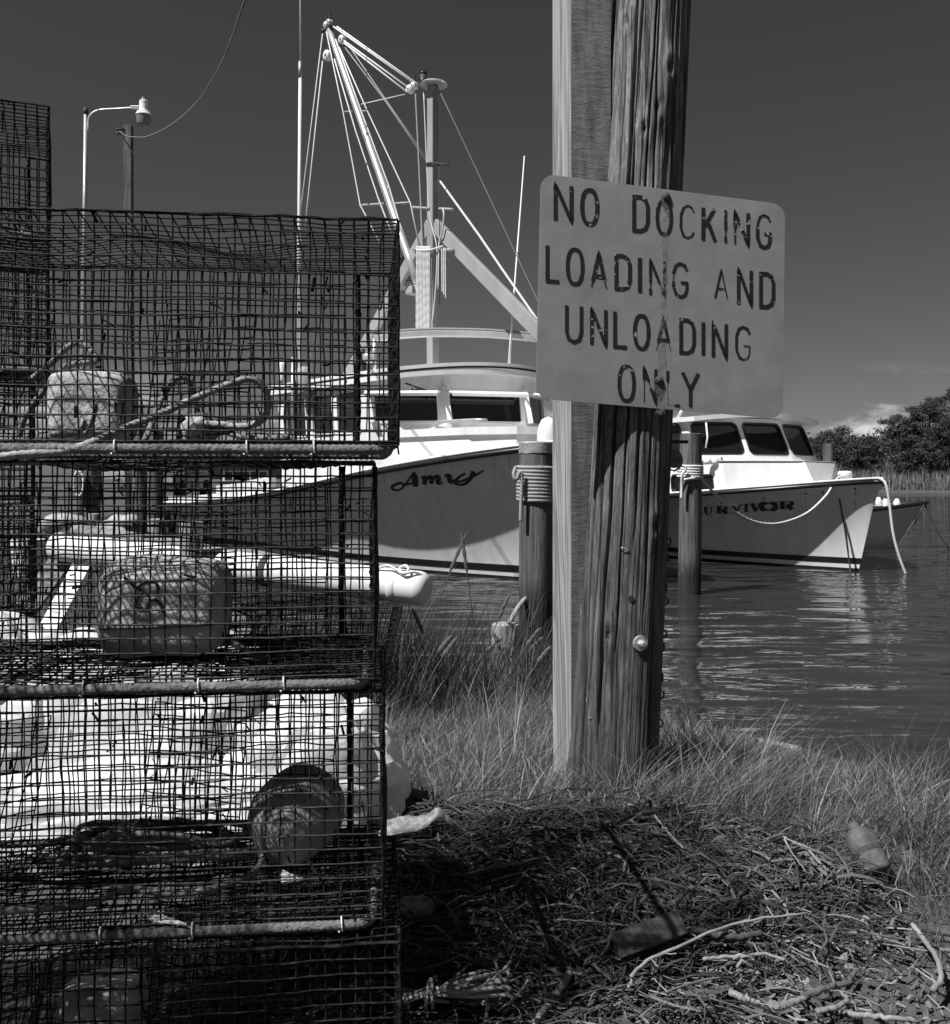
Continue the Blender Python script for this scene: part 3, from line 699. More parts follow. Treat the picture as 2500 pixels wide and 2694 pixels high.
# ------------------------------------------------------------------ floats and ropes in the pots
def rough_solid(fn, nu, nv):
    "closed surface from fn(theta, phi)"
    mb = MB(); G = np.array([[fn(a, b) for b in np.linspace(0, 2 * math.pi, nv)] for a in np.linspace(0.001, math.pi - 0.001, nu)]); mb.grid(G); return mb
def foam_float(c, ax, half, rad, seed, label, e1=4.0, e2=3.2, dent=0.006, roll=0.0, squash=1.0, m='foam'):
    "blunt moulded foam float: axis ax, half length, radius"
    ax = Vector(ax).normalized(); M = np.array(ax.to_track_quat('X', 'Z').to_matrix())
    def sp(v, e): return math.copysign(abs(v) ** (2 / e), v)
    def fn(a, b):
        x = sp(-math.cos(a), e1) * half; rr = abs(math.sin(a)) ** (2 / e1) * rad
        d = dent * N3(x * 14 + seed, math.cos(b) * 1.6, math.sin(b) * 1.6) + dent * 0.35 * N3(x * 50, math.cos(b) * 6, math.sin(b) * 6 + seed)
        y = sp(math.cos(b), e2) * (rr + d); z = sp(math.sin(b), e2) * (rr + d) * squash
        y, z = y * math.cos(roll) - z * math.sin(roll), y * math.sin(roll) + z * math.cos(roll)
        return np.asarray(c) + M @ np.array((x, y, z))
    root = empty('float', tuple(np.asarray(c) - (0, 0, rad * squash))); Lm = Matrix.Translation(-root.location)
    tag(root, label, 'float')
    mb = rough_solid(fn, 44, 56); b = mb.build('body', m, root, smooth=True, local=Lm)
    bv = BVHTree.FromPolygons([tuple(v) for v in np.vstack(mb.V)], [tuple(q) for q in np.vstack(mb.Q)])
    return root, Lm, bv
def cast(bv, u, v, off=0.002):
    d = Vector(P(u, v, 1.0)) - Vector((0, 0, EYE)); d.normalize()
    h = bv.ray_cast(Vector((0, 0, EYE)), d)
    if h[0] is None: return None
    n = h[1] if h[1].dot(d) < 0 else -h[1]
    return np.array(h[0] + n * off)
def pen(bv, root, Lm, strokes, r=0.0022, m='marker', name='pen_stroke', off=0.0005):
    for st in strokes:
        pts = [cast(bv, u, v, off) for u, v in spline([(a, b, 0) for a, b in st], 16)[:, :2]]
        pts = [p for p in pts if p is not None]
        if len(pts) > 3: mb = MB(); mb.tube(pts, r, 5); mb.build(name, m, root, local=Lm)
z1 = 1.507
r_, L_, bv = foam_float((-0.775, 1.93, z1 + 0.012 + 0.071), (1, 0.12, 0), 0.080, 0.071, 3, 'white foam float with pen marks inside the topmost front pot', e1=5, e2=5)
pen(bv, r_, L_, [[(252, 1062), (246, 1090), (236, 1120), (226, 1142)], [(303, 1058), (304, 1085)], [(304, 1070), (312, 1060), (322, 1062), (322, 1085), (310, 1125)], [(205, 1132), (218, 1120), (222, 1106)]])
foam_float((-0.565, 1.965, z1 + 0.012 + 0.033), (0.3, 1, 0.1), 0.05, 0.033, 5, 'small round white float tangled in rope inside the topmost front pot', e1=2.3, e2=2)
z2 = 1.082
r_, L_, bv = foam_float((-0.62, 1.915, z2 + 0.012 + 0.098), (1, 0.06, -0.03), 0.122, 0.098, 9, 'large white foam float with scrawled number inside the second front pot', e1=4.5, e2=3.6, dent=0.008)
pen(bv, r_, L_, [[(328, 1520), (345, 1535), (362, 1548), (384, 1555)], [(360, 1548), (380, 1533), (405, 1530), (416, 1545), (412, 1562)], [(384, 1555), (370, 1560), (360, 1578), (355, 1590), (372, 1600), (388, 1602)], [(388, 1600), (392, 1585), (406, 1578), (424, 1590), (432, 1612)]], 0.0032)
pen(bv, r_, L_, [[(268, 1652), (330, 1650), (430, 1648), (560, 1640)]], 0.0045, 'rope_grey', 'rope_band', 0.002)
z3 = 0.640
foam_float((-0.375, 2.0, z3 + 0.012 + 0.090), (0.5, 0.8, 0.35), 0.10, 0.088, 14, 'grey shaded bullet float on the right inside the third front pot', e1=2.6, e2=2.1, m='foam_shaded')
foam_float((-0.735, 1.99, z3 + 0.012 + 0.036), (1, 0.4, 0), 0.045, 0.036, 17, 'small round float among rope coils inside the third front pot', e1=2.1, e2=2, m='foam_shaded')
z4 = 0.212
foam_float((-0.755, 1.92, z4 + 0.012 + 0.105), (0, 0.2, 1), 0.105, 0.085, 21, 'pale upright float in shade inside the lowest front pot', e1=5, e2=2.6)

def rope(name, pts, r, m, label, n=None, step=0.006, pitch=0.03, sides=9, twist=True, cat='rope', parent=None, smooth=True, group=None):
    p = spline(pts, n or max(30, len(pts) * 14)); p = resample(p, step)
    mb = MB(); mb.tube(p, r, sides, twist=(3, pitch, 0.16) if twist else None)
    if parent is not None: return mb.build(name, m, parent, smooth=smooth)
    c = Vector(p[int(np.argmin(p[:, 2]))]); o = mb.build(name, m, None, smooth=smooth, local=Matrix.Translation(-c)); o.location = c
    tag(o, label, cat, group); return o
# draped rope that climbs out of the top pot, and the loops behind the floats
rope('rope', [P(-30, 1205, 1.62), P(60, 1195, 1.63), P(160, 1188, 1.645), P(230, 1168, 1.655), P(320, 1130, 1.70), P(420, 1090, 1.76), P(520, 1045, 1.82), P(610, 1008, 1.86), P(665, 998, 1.88), P(698, 1025, 1.89), P(706, 1065, 1.90), P(690, 1105, 1.90), P(640, 1122, 1.9), P(560, 1115, 1.92), P(500, 1120, 1.95), P(470, 1150, 1.97)], 0.0068, 'rope_pale', 'thick pale rope slanting out of the topmost front pot over its bar foot')
rope('rope', [P(380, 1160, 1.86), P(398, 1120, 1.9), P(430, 1040, 1.94), P(465, 995, 1.96), P(495, 1000, 1.96), P(512, 1050, 1.97), P(530, 1110, 1.97), P(575, 1128, 1.93), P(640, 1150, 1.9), P(700, 1152, 1.88), P(760, 1150, 1.86)], 0.0062, 'rope_grey', 'grey rope looping up beside the small float in the topmost pot')
rope('rope', [P(80, 1000, 2.02), P(130, 960, 2.0), P(180, 912, 1.98), P(215, 902, 1.97), P(240, 922, 1.95), P(255, 948, 1.94), P(230, 955, 1.92), P(180, 962, 1.92), P(150, 985, 1.95), P(120, 1025, 2.0), P(90, 1060, 2.02), P(60, 1110, 2.02), P(50, 1150, 2.02)], 0.0066, 'rope_grey', 'weathered rope coiled over the pen-marked float in the topmost pot')
rope('rope', [P(550, 1640, 1.92), P(600, 1680, 1.88), P(650, 1715, 1.85), P(700, 1740, 1.86), P(620, 1748, 1.88), P(560, 1730, 1.9)], 0.0065, 'rope_dark', 'dark rope trailing from the large float in the second front pot')
mb = []
coil = []
for k in range(74):
    t = k * 0.62; rr = 0.12 + 0.07 * N3(k * 0.21, 4.2); coil.append((-0.66 + rr * 1.5 * math.cos(t) + 0.05 * N3(k * 0.13, 9), 1.965 + rr * 0.62 * math.sin(t), z3 + 0.022 + 0.022 * abs(N3(k * 0.3, 2)) * 2 + 0.0007 * k))
rope('rope_coil', coil, 0.006, 'rope_grey', 'tangled coil of grey rope on the floor of the third front pot', n=520, step=0.008)
rope('rope', [P(-20, 2400, 1.66), P(120, 2390, 1.70), P(250, 2372, 1.74), P(330, 2338, 1.78), P(450, 2352, 1.78), P(560, 2338, 1.8), P(660, 2300, 1.86), P(690, 2250, 1.92), P(640, 2235, 1.96)], 0.0065, 'rope_grey', 'rope crossing the front of the floor in the third front pot')
# scraps lying in the third pot
def scrap(name, pts, Y, m, label, cat, th=0.004, z=None):
    top = [P(u, v, Y) for u, v in pts]
    if z is not None:
        top = []
        for u, v in pts:
            Yk = (EYE - z) * F / (v - HOR); top.append(P(u, v, Yk))
    top = np.array(top); n = len(top); c = Vector(top.mean(axis=0)); lo = top - (0, 0, th)
    mb = MB(); mb.grid(np.array([np.vstack([lo, lo[:1]]), np.vstack([top, top[:1]])])); mb.poly(top); mb.poly(lo[::-1])
    o = mb.build(name, m, None, local=Matrix.Translation(-c)); o.location = c; tag(o, label, cat); return o
scrap('plastic_scrap', [(383, 2412), (410, 2402), (418, 2396), (430, 2408), (460, 2418), (492, 2430), (450, 2427), (405, 2422)], 0, 'shell', 'pale pointed plastic scrap at the front of the third front pot', 'scrap', 0.003, z3 + 0.012)
scrap('plastic_scrap', [(736, 2300), (745, 2288), (760, 2296), (800, 2312), (770, 2318), (742, 2324)], 0, 'shell', 'torn pale plastic scrap at the back right of the third front pot floor', 'scrap', 0.003, z3 + 0.012)

# ------------------------------------------------------------------ white sacks behind the stack
def sack(c, size, seed, label, rz=0.0, cr=0.15, name='white_sack', freq=4.4):
    bm = bmesh.new(); bmesh.ops.create_icosphere(bm, subdivisions=5, radius=1.0)
    for v in bm.verts:
        p = v.co.copy(); d, pt = mnoise.voronoi(p * freq * 0.42 + Vector((seed, 0, 0))); ridge = min(d[1] - d[0], 0.55)
        d2, _ = mnoise.voronoi(p * freq * 1.1 + Vector((0, seed, 3))); r = 1 + cr * (ridge * 2.0 - 0.5) + 0.10 * cr * 1.6 * (min(d2[1] - d2[0], 0.4) - 0.15) + 0.16 * N3(p.x * 1.4 + seed, p.y * 1.4, p.z * 1.4) + 0.03 * N3(p.x * 7, p.y * 7, p.z * 7 + seed)
        q = Vector((math.copysign(abs(p.x) ** 0.8, p.x), math.copysign(abs(p.y) ** 0.8, p.y), p.z)) * r
        if q.z < -0.62: q.z = -0.62 + (q.z + 0.62) * 0.15
        v.co = (q.x * size[0], q.y * size[1], (q.z + 0.66) * size[2])
    me = bpy.data.meshes.new(name); bm.to_mesh(me); bm.free()
    me.materials.append(MAT['sack']); me.polygons.foreach_set('use_smooth', np.ones(len(me.polygons), bool))
    try: me.set_sharp_from_angle(angle=R(22))
    except Exception: pass
    o = bpy.data.objects.new(name, me); COL.objects.link(o); o.location = c; o.rotation_euler = (0, 0, rz); tag(o, label, 'sack'); return o
sack((-0.49, 2.80, 0.40), (0.27, 0.22, 0.25), 2.2, 'crumpled white sack bulging out right of the fish pots', 0.3)
sack((-0.98, 2.92, 0.40), (0.42, 0.24, 0.36), 5.1, 'tallest white sack heaped behind the middle of the third front pot', -0.2)
sack((-1.62, 2.95, 0.40), (0.50, 0.26, 0.38), 8.7, 'white sack furthest left behind the third front pot', 0.1)
sack((-0.95, 2.62, 0.38), (0.52, 0.13, 0.17), 11.3, 'low slumped white sack in front of the taller sacks', 0.05)
# torn strip of white sheeting lying at the foot of the right sack
rows = []
for k, (u, v) in enumerate([(1000, 2165), (1050, 2150), (1100, 2148), (1130, 2140), (1152, 2126), (1170, 2140), (1192, 2162)]):
    Y = 2.60 + 0.008 * k; p = P(u, v, Y); tp_ = 1.0 - 0.12 * k; rows.append([p, p + np.array((0.004, -0.012, -0.004)) * tp_, p + np.array((0.0, -0.03, -0.016 + 0.008 * N3(k, 3))) * tp_, p + np.array((0.0, -0.05, -0.034)) * tp_])
rows = np.array(rows); rows = np.array([spline(rows[:, j], 36) for j in range(4)])
rows += 0.003 * np.array([[[N3(a * 0.5, b, 1), N3(a * 0.6, b, 2), N3(a * 0.4, b, 3)] for a in range(36)] for b in range(4)])
mb = MB(); mb.grid(rows); o = mb.build('torn_sheeting', 'sack', smooth=True); tag(o, 'torn strip of white plastic sheeting on the edge of the rope heap', 'plastic sheet')
m_ = o.modifiers.new('thick', 'SOLIDIFY'); m_.thickness = 0.002

# ------------------------------------------------------------------ white pipe on trestle legs, with driftwood
pa, pb = P(150, 1438, 5.55), P(1128, 1550, 4.55); ax = Vector(pb - pa); M = ax.normalized().to_track_quat('Z', 'Y').to_matrix(); Lp = ax.length
root = empty('white_pipe', tuple(pa)); tag(root, 'long white plastic pipe with a rounded end lying across the fish pot', 'pipe')
r0 = 0.082
prof = [(0, -0.005), (r0 * 0.92, -0.004), (r0, 0.004), (r0, Lp - 0.055)] + [(r0 - 0.05 + 0.05 * math.cos(t), Lp - 0.055 + 0.055 * math.sin(t)) for t in np.linspace(0.15, math.pi / 2, 9)] + [(0, Lp + 0.002)]
mb = MB(); mb.lathe(prof, (0, 0, 0), M, 40); sharp(mb.build('pipe_body', 'pvc', root), 50)
for q in (0.62, 0.93):
    mb = MB(); mb.lathe([(r0 + 0.0005, Lp * q - 0.022), (r0 + 0.002, Lp * q - 0.021), (r0 + 0.002, Lp * q + 0.021), (r0 + 0.0005, Lp * q + 0.022)], (0, 0, 0), M, 40); mb.build('strap', 'paint_white' if q > .7 else 'rope_dark', root, smooth=True)
# driftwood pole on top of the pipe
da, db = P(200, 1395, 5.75), P(1035, 1515, 4.72)
mb = MB(); pts = np.array([da + (db - da) * t + np.array((0, 0, 0.018 * N3(t * 5, 2) - 0.006)) for t in np.linspace(0, 1, 60)])
mb.tube(pts, [0.046 * (1 - 0.35 * t) * (1 + 0.18 * N3(t * 14, 8)) for t in np.linspace(0, 1, 60)], 14)
o = mb.build('driftwood_pole', 'driftwood', smooth=True); tag(o, 'long grey driftwood pole lying along the top of the white pipe', 'driftwood')
mb = MB()
kn = [P(985, 1498, 4.62), P(1020, 1488, 4.58), P(1045, 1500, 4.55), P(1062, 1512, 4.53), P(1075, 1500, 4.52), P(1068, 1488, 4.55), P(1052, 1495, 4.58), P(1060, 1508, 4.52), P(1090, 1505, 4.52), P(1120, 1518, 4.55)]
rope('rope_knot', kn, 0.0065, 'rope_white', 'white rope knotted over the end of the white pipe')
# leaning trestle boards under the left end
def plank(name, a, b, w, t, m, label, cat='plank', up=(0, -1, 0)):
    a = np.asarray(a, float); b = np.asarray(b, float); d = b - a; L = np.linalg.norm(d); d /= L; s = np.cross(d, up); s /= np.linalg.norm(s); n = np.cross(s, d)
    mb = MB(); v = []
    for e in (a, b):
        v += [e - s * w / 2 - n * t / 2, e + s * w / 2 - n * t / 2, e + s * w / 2 + n * t / 2, e - s * w / 2 + n * t / 2]
    mb.hexa(v); c = Vector(a); o = mb.build(name, m, None, local=Matrix.Translation(-c)); o.location = c; bevel(o, min(w, t) * 0.12); tag(o, label, cat); return o
plank('leaning_board', P(118, 1675, 4.9), P(215, 1490, 5.25), 0.10, 0.03, 'paint_white', 'sunlit white board leaning under the left end of the white pipe')
plank('leaning_board', P(70, 1600, 5.3), P(165, 1470, 5.6), 0.13, 0.03, 'driftwood', 'grey weathered board leaning beside the white board')
plank('leaning_board', P(680, 1750, 4.95), P(590, 1530, 5.1), 0.08, 0.03, 'driftwood', 'short grey board standing right of the large float, below the pipe')
def post(name, u, vtop, Y, r, zbot, m, label, cat='post', cap=None, seed=1, lean=0.0, rough=0.012):
    p = P(u, vtop, Y); x, y, zt = p; root = empty(name, (x, y, zbot)); Lm = Matrix.Translation((-x, -y, -zbot)); tag(root, label, cat)
    nz_, nt_ = 40, 32; G = []
    for z in np.linspace(zbot, zt, nz_):
        row = []
        for th in np.linspace(0, 2 * math.pi, nt_ + 1):
            c_, s_ = math.cos(th), math.sin(th)
            rr = r * (1 + rough * 2 * N3(c_ * 1.5, s_ * 1.5, z * 0.8 + seed) + rough * N3(c_ * 6, s_ * 6, z + seed)) * (1.03 - 0.03 * (z - zbot) / max(zt - zbot, .1))
            row.append((x + rr * c_ + lean * (z - zbot), y + rr * s_, z))
        G.append(row)
    top = [(x + lean * (zt - zbot) + (q[0] - x - lean * (zt - zbot)) * 0.9, y + (q[1] - y) * 0.9, zt + r * 0.05) for q in G[-1]]
    mb = MB(); mb.grid(np.array(G + [top])); mb.poly(top[:-1]); sharp(mb.build('shaft', m, root, local=Lm), 50)
    if cap:
        rows = []
        for k, (f, dz) in enumerate(((1.04, -0.09), (1.045, -0.05), (1.05, 0.0), (0.97, 0.012), (0.0, 0.016))):
            rows.append([(x + lean * (zt - zbot) + r * f * math.cos(t) * (1 + .02 * N3(t * 3, k)), y + r * f * math.sin(t), zt + dz + (0.02 * N3(math.cos(t) * 4, math.sin(t) * 4, seed) if k == 0 else 0.004 * N3(t * 5, k))) for t in np.linspace(0, 2 * math.pi, 41)])
        mb = MB(); mb.grid(np.array(rows)); sharp(mb.build('cap', cap, root, local=Lm), 40)
    return root
post('stub_post', 503, 1374, 4.98, 0.06, 0.44, 'stump_wood', 'short round post stub standing in front of the white pipe', seed=5)

# ------------------------------------------------------------------ pilings, mooring ropes
def wrap(root, x, y, z0, z1, r, n, m, rr=0.014, seed=0):
    Lm = Matrix.Translation(-root.location); mb = MB()
    th = np.linspace(0, 2 * math.pi * n, 26 * n)
    pts = [(x + (r + rr * 0.8) * math.cos(t), y + (r + rr * 0.8) * math.sin(t), z1 - (z1 - z0) * (t / (2 * math.pi * n)) + 0.004 * N3(t * 0.7, seed)) for t in th]
    return pts
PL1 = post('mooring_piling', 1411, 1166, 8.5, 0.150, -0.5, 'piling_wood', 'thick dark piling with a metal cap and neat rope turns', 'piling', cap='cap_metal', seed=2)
x, y = PL1.location.x, PL1.location.y
pts = wrap(PL1, x, y, EYE - (1318 - HOR) / F * 8.5, EYE - (1224 - HOR) / F * 8.5, 0.15, 10, 'rope_pale', 0.0165)
rope('rope_turns', pts, 0.0165, 'rope_pale', 'ten turns of pale twisted rope wound round the capped piling', n=len(pts), step=0.012, pitch=0.075, sides=10)
rope('rope_tail', [P(1358, 1228, 8.36), P(1352, 1245, 8.33), P(1358, 1262, 8.32), P(1372, 1240, 8.32), P(1373, 1290, 8.33), P(1371, 1340, 8.33), P(1370, 1372, 8.33)], 0.0165, 'rope_pale', 'loose rope end hanging down the left of the capped piling', step=0.012, pitch=0.075)
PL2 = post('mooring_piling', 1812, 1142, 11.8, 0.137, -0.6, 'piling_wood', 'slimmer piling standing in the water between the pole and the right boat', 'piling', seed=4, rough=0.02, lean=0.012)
x, y = PL2.location.x + 0.02, PL2.location.y
pts = wrap(PL2, x, y, EYE - (1256 - HOR) / F * 11.8, EYE - (1222 - HOR) / F * 11.8, 0.137, 5, 'rope_white', 0.016)
rope('rope_turns', pts, 0.016, 'rope_white', 'white rope wound loosely round the slimmer piling', n=len(pts), step=0.015, pitch=0.08)
rope('rope_tail', [P(1772, 1240, 11.62), P(1790, 1225, 11.6), P(1805, 1232, 11.6), P(1795, 1250, 11.6), P(1794, 1280, 11.62), P(1793, 1312, 11.62)], 0.016, 'rope_white', 'white rope end hanging down the slimmer piling', step=0.015, pitch=0.08)
post('old_piling_stump', 1322, 1642, 8.2, 0.115, -0.3, 'stump_wood', 'pale splintered piling stump among the reeds', 'piling', seed=9, rough=0.06, lean=0.05)
rope('mooring_rope', [P(1340, 1640, 8.1), P(1352, 1618, 8.2), P(1368, 1592, 8.3), P(1400, 1555, 8.5)], 0.02, 'rope_pale', 'thick pale rope rising from the splintered stump', step=0.012, pitch=0.09)
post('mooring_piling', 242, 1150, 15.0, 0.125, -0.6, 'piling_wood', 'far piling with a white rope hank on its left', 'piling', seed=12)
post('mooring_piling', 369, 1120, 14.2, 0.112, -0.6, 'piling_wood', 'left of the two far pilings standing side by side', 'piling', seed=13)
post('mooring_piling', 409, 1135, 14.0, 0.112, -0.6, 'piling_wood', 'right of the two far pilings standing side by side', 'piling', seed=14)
hk = []
for k in range(60):
    t = k * 0.5; hk.append(P(207 + 13 * math.sin(t) + 3 * N3(k, 2), 1272 + 33 * math.cos(t), 14.8 + 0.04 * math.sin(k * 1.3)))
rope('rope_hank', hk, 0.018, 'rope_white', 'white rope hank hanging on the far piling', n=300, step=0.03, twist=False, sides=6)
post('bank_stub', 248, 1352, 11.8, 0.075, 0.2, 'stump_wood', 'pale stub top on the left bank below the far piling', seed=21)
post('bank_stub', 412, 1366, 11.2, 0.10, 0.2, 'stump_wood', 'wider pale stub on the left bank below the paired pilings', seed=22)
for (u, v, Y, s, lb) in ((330, 1375, 11.0, 0.16, 'rounded pale stone on the left bank between the stubs'), (165, 1378, 10.5, 0.2, 'large pale stone at the left end of the bank'), (290, 1392, 10.2, 0.13, 'small pale stone nearest on the left bank')):
    bm = bmesh.new(); bmesh.ops.create_icosphere(bm, subdivisions=3, radius=1.0)
    for q in bm.verts:
        n_ = 1 + 0.3 * N3(q.co.x * 1.5 + u, q.co.y * 1.5, q.co.z * 1.5); q.co = (q.co.x * n_ * s * 1.3, q.co.y * n_ * s, q.co.z * n_ * s * 0.75)
    me = bpy.data.meshes.new('stone'); bm.to_mesh(me); bm.free(); me.materials.append(MAT['stone'])
    o = bpy.data.objects.new('stone', me); COL.objects.link(o); p = P(u, v, Y); o.location = (p[0], p[1], max(p[2] - s * 0.1, float(gz(p[0], p[1])) + s * 0.3)); tag(o, lb, 'stone'); sharp(o, 40)
# white bucket on the bank
p = P(72, 1395, 9.6); zt = float(gz(p[0], p[1]))
root = empty('bucket', (p[0], p[1], zt)); tag(root, 'white plastic bucket on the left bank', 'bucket')
mb = MB(); mb.lathe([(0, 0), (0.13, 0), (0.155, 0.30), (0.165, 0.30), (0.165, 0.36), (0.15, 0.36), (0.125, 0.02), (0, 0.02)], (0, 0, 0), None, 28); sharp(mb.build('pail', 'paint_white', root))
mb = MB(); mb.tube([(0.165 * math.cos(t), -0.02, 0.33 - 0.16 * math.sin(t)) for t in np.linspace(0, math.pi, 14)], 0.004, 5); mb.build('handle', 'galv', root)

# ------------------------------------------------------------------ yard lamp, post and overhead cable on the left
x, y = -9.06, 22.0; zb_ = float(gz(x, y)); root = empty('yard_lamp', (x, y, zb_)); tag(root, 'thin metal pole with a bent arm and a yard lamp head', 'street lamp'); Lm = Matrix.Translation((-x, -y, -zb_))
mb = MB(); mb.tube([P(214, 1340, 22) * (1, 1, 0) + (0, 0, zb_), P(216, 1000, 22), P(222, 600, 22), P(226, 300, 22)], 0.047, 12); mb.build('pole', 'galv', root, smooth=True, local=Lm)
mb = MB(); mb.tube([P(226, 300, 22), P(226, 283, 22)], 0.055, 10); mb.build('pole_cap', 'rust', root, smooth=True, local=Lm)
mb = MB(); mb.tube(spline([P(233, 344, 22), P(233, 322, 22), P(237, 306, 22), P(250, 294, 22), P(270, 289, 22), P(305, 287, 22), P(350, 284, 22), P(366, 283, 22)], 40), 0.032, 12); mb.build('arm', 'galv', root, smooth=True, local=Lm)
mb = MB(); mb.box(P(356, 284, 22), (0.2, 0.09, 0.09)); bevel(mb.build('arm_clamp', 'galv', root, local=Lm), 0.01)
c = P(378, 300, 22); s = 22 / F
mb = MB(); mb.lathe([(0, 38 * s), (8 * s, 37 * s), (11 * s, 34 * s), (11.5 * s, 12 * s), (13 * s, 8 * s), (17 * s, 5 * s), (19.5 * s, -1 * s), (20.5 * s, -2 * s), (20.5 * s, -4 * s), (0, -4 * s)], c, None, 28)
sharp(mb.build('lamp_head', 'paint_white', root, local=Lm), 40)
mb = MB(); mb.lathe([(0, 44 * s), (5 * s, 44 * s), (6.5 * s, 42 * s), (6 * s, 37 * s)], c, None, 16); mb.build('photocell', 'lens', root, smooth=True, local=Lm)
for k in range(18):
    t = k * math.pi / 9; q = c + (16.8 * s * math.cos(t), 16.8 * s * math.sin(t), 4 * s)
    mb = MB(); mb.box(q, (0.01, 0.01, 0.07), Matrix.Rotation(t, 4, 'Z')); mb.build('vent_fin', 'galv', root, local=Lm)
mb = MB(); mb.lathe([(19 * s, -4 * s), (18.6 * s, -14 * s), (16.5 * s, -26 * s), (15.5 * s, -29 * s), (0, -29.5 * s)], c, None, 28); mb.build('refractor', 'lamp_glass', root, smooth=True, local=Lm)
mb = MB(); mb.tube(spline([P(230, 283, 21.9), P(245, 284, 21.9), P(262, 290, 21.9), P(272, 300, 21.9), P(258, 312, 21.9), P(250, 328, 21.9), P(245, 345, 21.9), P(238, 350, 21.9)], 40), 0.009, 5); mb.build('wiring', 'rope_dark', root, local=Lm)
x, y = -9.1, 25.0; zb_ = float(gz(x, y)); root = empty('wooden_post', (x, y, zb_)); tag(root, 'tall squared wooden post carrying the overhead cable', 'post'); Lm = Matrix.Translation((-x, -y, -zb_))
zt = P(338, 331, 25)[2]; rows = []
for z in np.linspace(zb_, zt, 30):
    xx = P(338, 0, 25)[0] + 0.05 * (zt - z) / 10; rows.append([(xx - 0.095, 24.9, z), (xx + 0.095, 24.9, z), (xx + 0.095, 25.1, z), (xx - 0.095, 25.1, z), (xx - 0.095, 24.9, z)])
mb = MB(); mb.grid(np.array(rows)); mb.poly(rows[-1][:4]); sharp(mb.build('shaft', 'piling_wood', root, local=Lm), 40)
p = P(316, 345, 24.9)
for dz in (-0.055, 0.055):
    mb = MB(); mb.tube([p + (0.1, 0, dz), p + (-0.05, 0, dz), p + (-0.08, 0, dz * 0.3)], 0.035, 8); mb.build('insulator', 'rust', root, smooth=True, local=Lm)
mb = MB(); mb.tube([P(326, 365, 24.85), P(338, 385, 24.85), P(351, 404, 24.85)], 0.012, 6); mb.build('tie_wire', 'rust', root, local=Lm)
cab = [P(314, 345, 24.9), P(330, 356, 24.2), P(350, 360, 23.2), P(385, 359, 21.2), P(440, 335, 18), P(510, 278, 14.5), P(570, 190, 11.6), P(612, 95, 9.8), P(645, 0, 8.4), np.array((-1.2, 6.4, 5.6)), np.array((0.70, 3.05, 6.9))]
rope('overhead_cable', cab, 0.012, 'rope_grey', 'slack overhead cable sweeping up from the wooden post', n=120, step=0.15, twist=False, sides=6, cat='cable')

# ------------------------------------------------------------------ far left: house and parked vehicle
hx, hy = -13.5, 56.0; hz = float(gz(hx, hy)) - 0.05
root = empty('house', (hx, hy, hz)); tag(root, 'low grey house with a row of white framed panes seen through the pots', 'house')
def bx(root, name, c, s, m, parent=None): mb = MB(); mb.box(c, s); return mb.build(name, m, parent or root)
bx(root, 'wall', (0, 3.5, 1.3), (11, 7, 2.6), 'house_wall')
for xx in (-5.55, 5.55): bx(root, 'corner_board', (xx, -0.02, 1.3), (0.18, 0.12, 2.62), 'paint_white')
mb = MB(); mb.add([(-6, -0.7, 2.6), (6, -0.7, 2.6), (6, 7.7, 2.6), (-6, 7.7, 2.6), (-6, 3.5, 4.3), (6, 3.5, 4.3), (-6, -0.7, 2.45), (6, -0.7, 2.45)], [(0, 1, 5, 4), (2, 3, 4, 5), (6, 7, 1, 0)], [(0, 4, 3), (1, 2, 5)]); mb.build('roof', 'roof', root)
for wx in (-3.6, 0.0, 3.6):
    wfr = bx(root, 'window', (wx, -0.03, 0.95), (2.7, 0.1, 0.62), 'paint_white')
    for k in range(5): bx(root, 'pane', (wx - 1.02 + 0.51 * k, -0.09, 0.95), (0.42, 0.03, 0.46), 'glass', wfr)
vx, vy = -11.0, 32.0; vz = float(gz(vx, vy))
root = empty('parked_vehicle', (vx, vy, vz)); tag(root, 'dark parked pickup seen front on between the far pilings', 'vehicle')
mb = MB(); mb.hexa([(-0.92, 0, 0.35), (0.92, 0, 0.35), (0.92, 4.6, 0.35), (-0.92, 4.6, 0.35), (-0.88, 0.08, 0.95), (0.88, 0.08, 0.95), (0.88, 4.6, 1.02), (-0.88, 4.6, 1.02)]); bevel(mb.build('body', 'car_paint', root), 0.06, 3)
mb = MB(); mb.hexa([(-0.84, 1.3, 0.96), (0.84, 1.3, 0.96), (0.84, 3.2, 1.0), (-0.84, 3.2, 1.0), (-0.68, 1.9, 1.55), (0.68, 1.9, 1.55), (0.68, 3.0, 1.55), (-0.68, 3.0, 1.55)]); bevel(mb.build('cab', 'car_paint', root), 0.05, 2)
mb = MB(); mb.add([(-0.74, 1.33, 1.03), (0.74, 1.33, 1.03), (0.62, 1.80, 1.49), (-0.62, 1.80, 1.49)], [(0, 1, 2, 3)]); mb.build('windscreen', 'lens', root)
bx(root, 'grille', (0, -0.01, 0.72), (1.0, 0.08, 0.26), 'rubber'); bx(root, 'bumper', (0, -0.06, 0.44), (1.84, 0.14, 0.2), 'rubber')
for s_ in (-1, 1): bx(root, 'headlight', (s_ * 0.68, -0.01, 0.75), (0.3, 0.08, 0.18), 'paint_grey')
for s_ in (-1, 1):
    for yy in (0.8, 3.7):
        mb = MB(); mb.lathe([(0, -0.11), (0.2, -0.11), (0.36, -0.1), (0.38, 0), (0.36, 0.1), (0.2, 0.11), (0, 0.11)], (s_ * 0.84, yy, 0.38), Matrix.Rotation(R(90), 3, 'Y'), 24); mb.build('wheel', 'rubber', root, smooth=True)

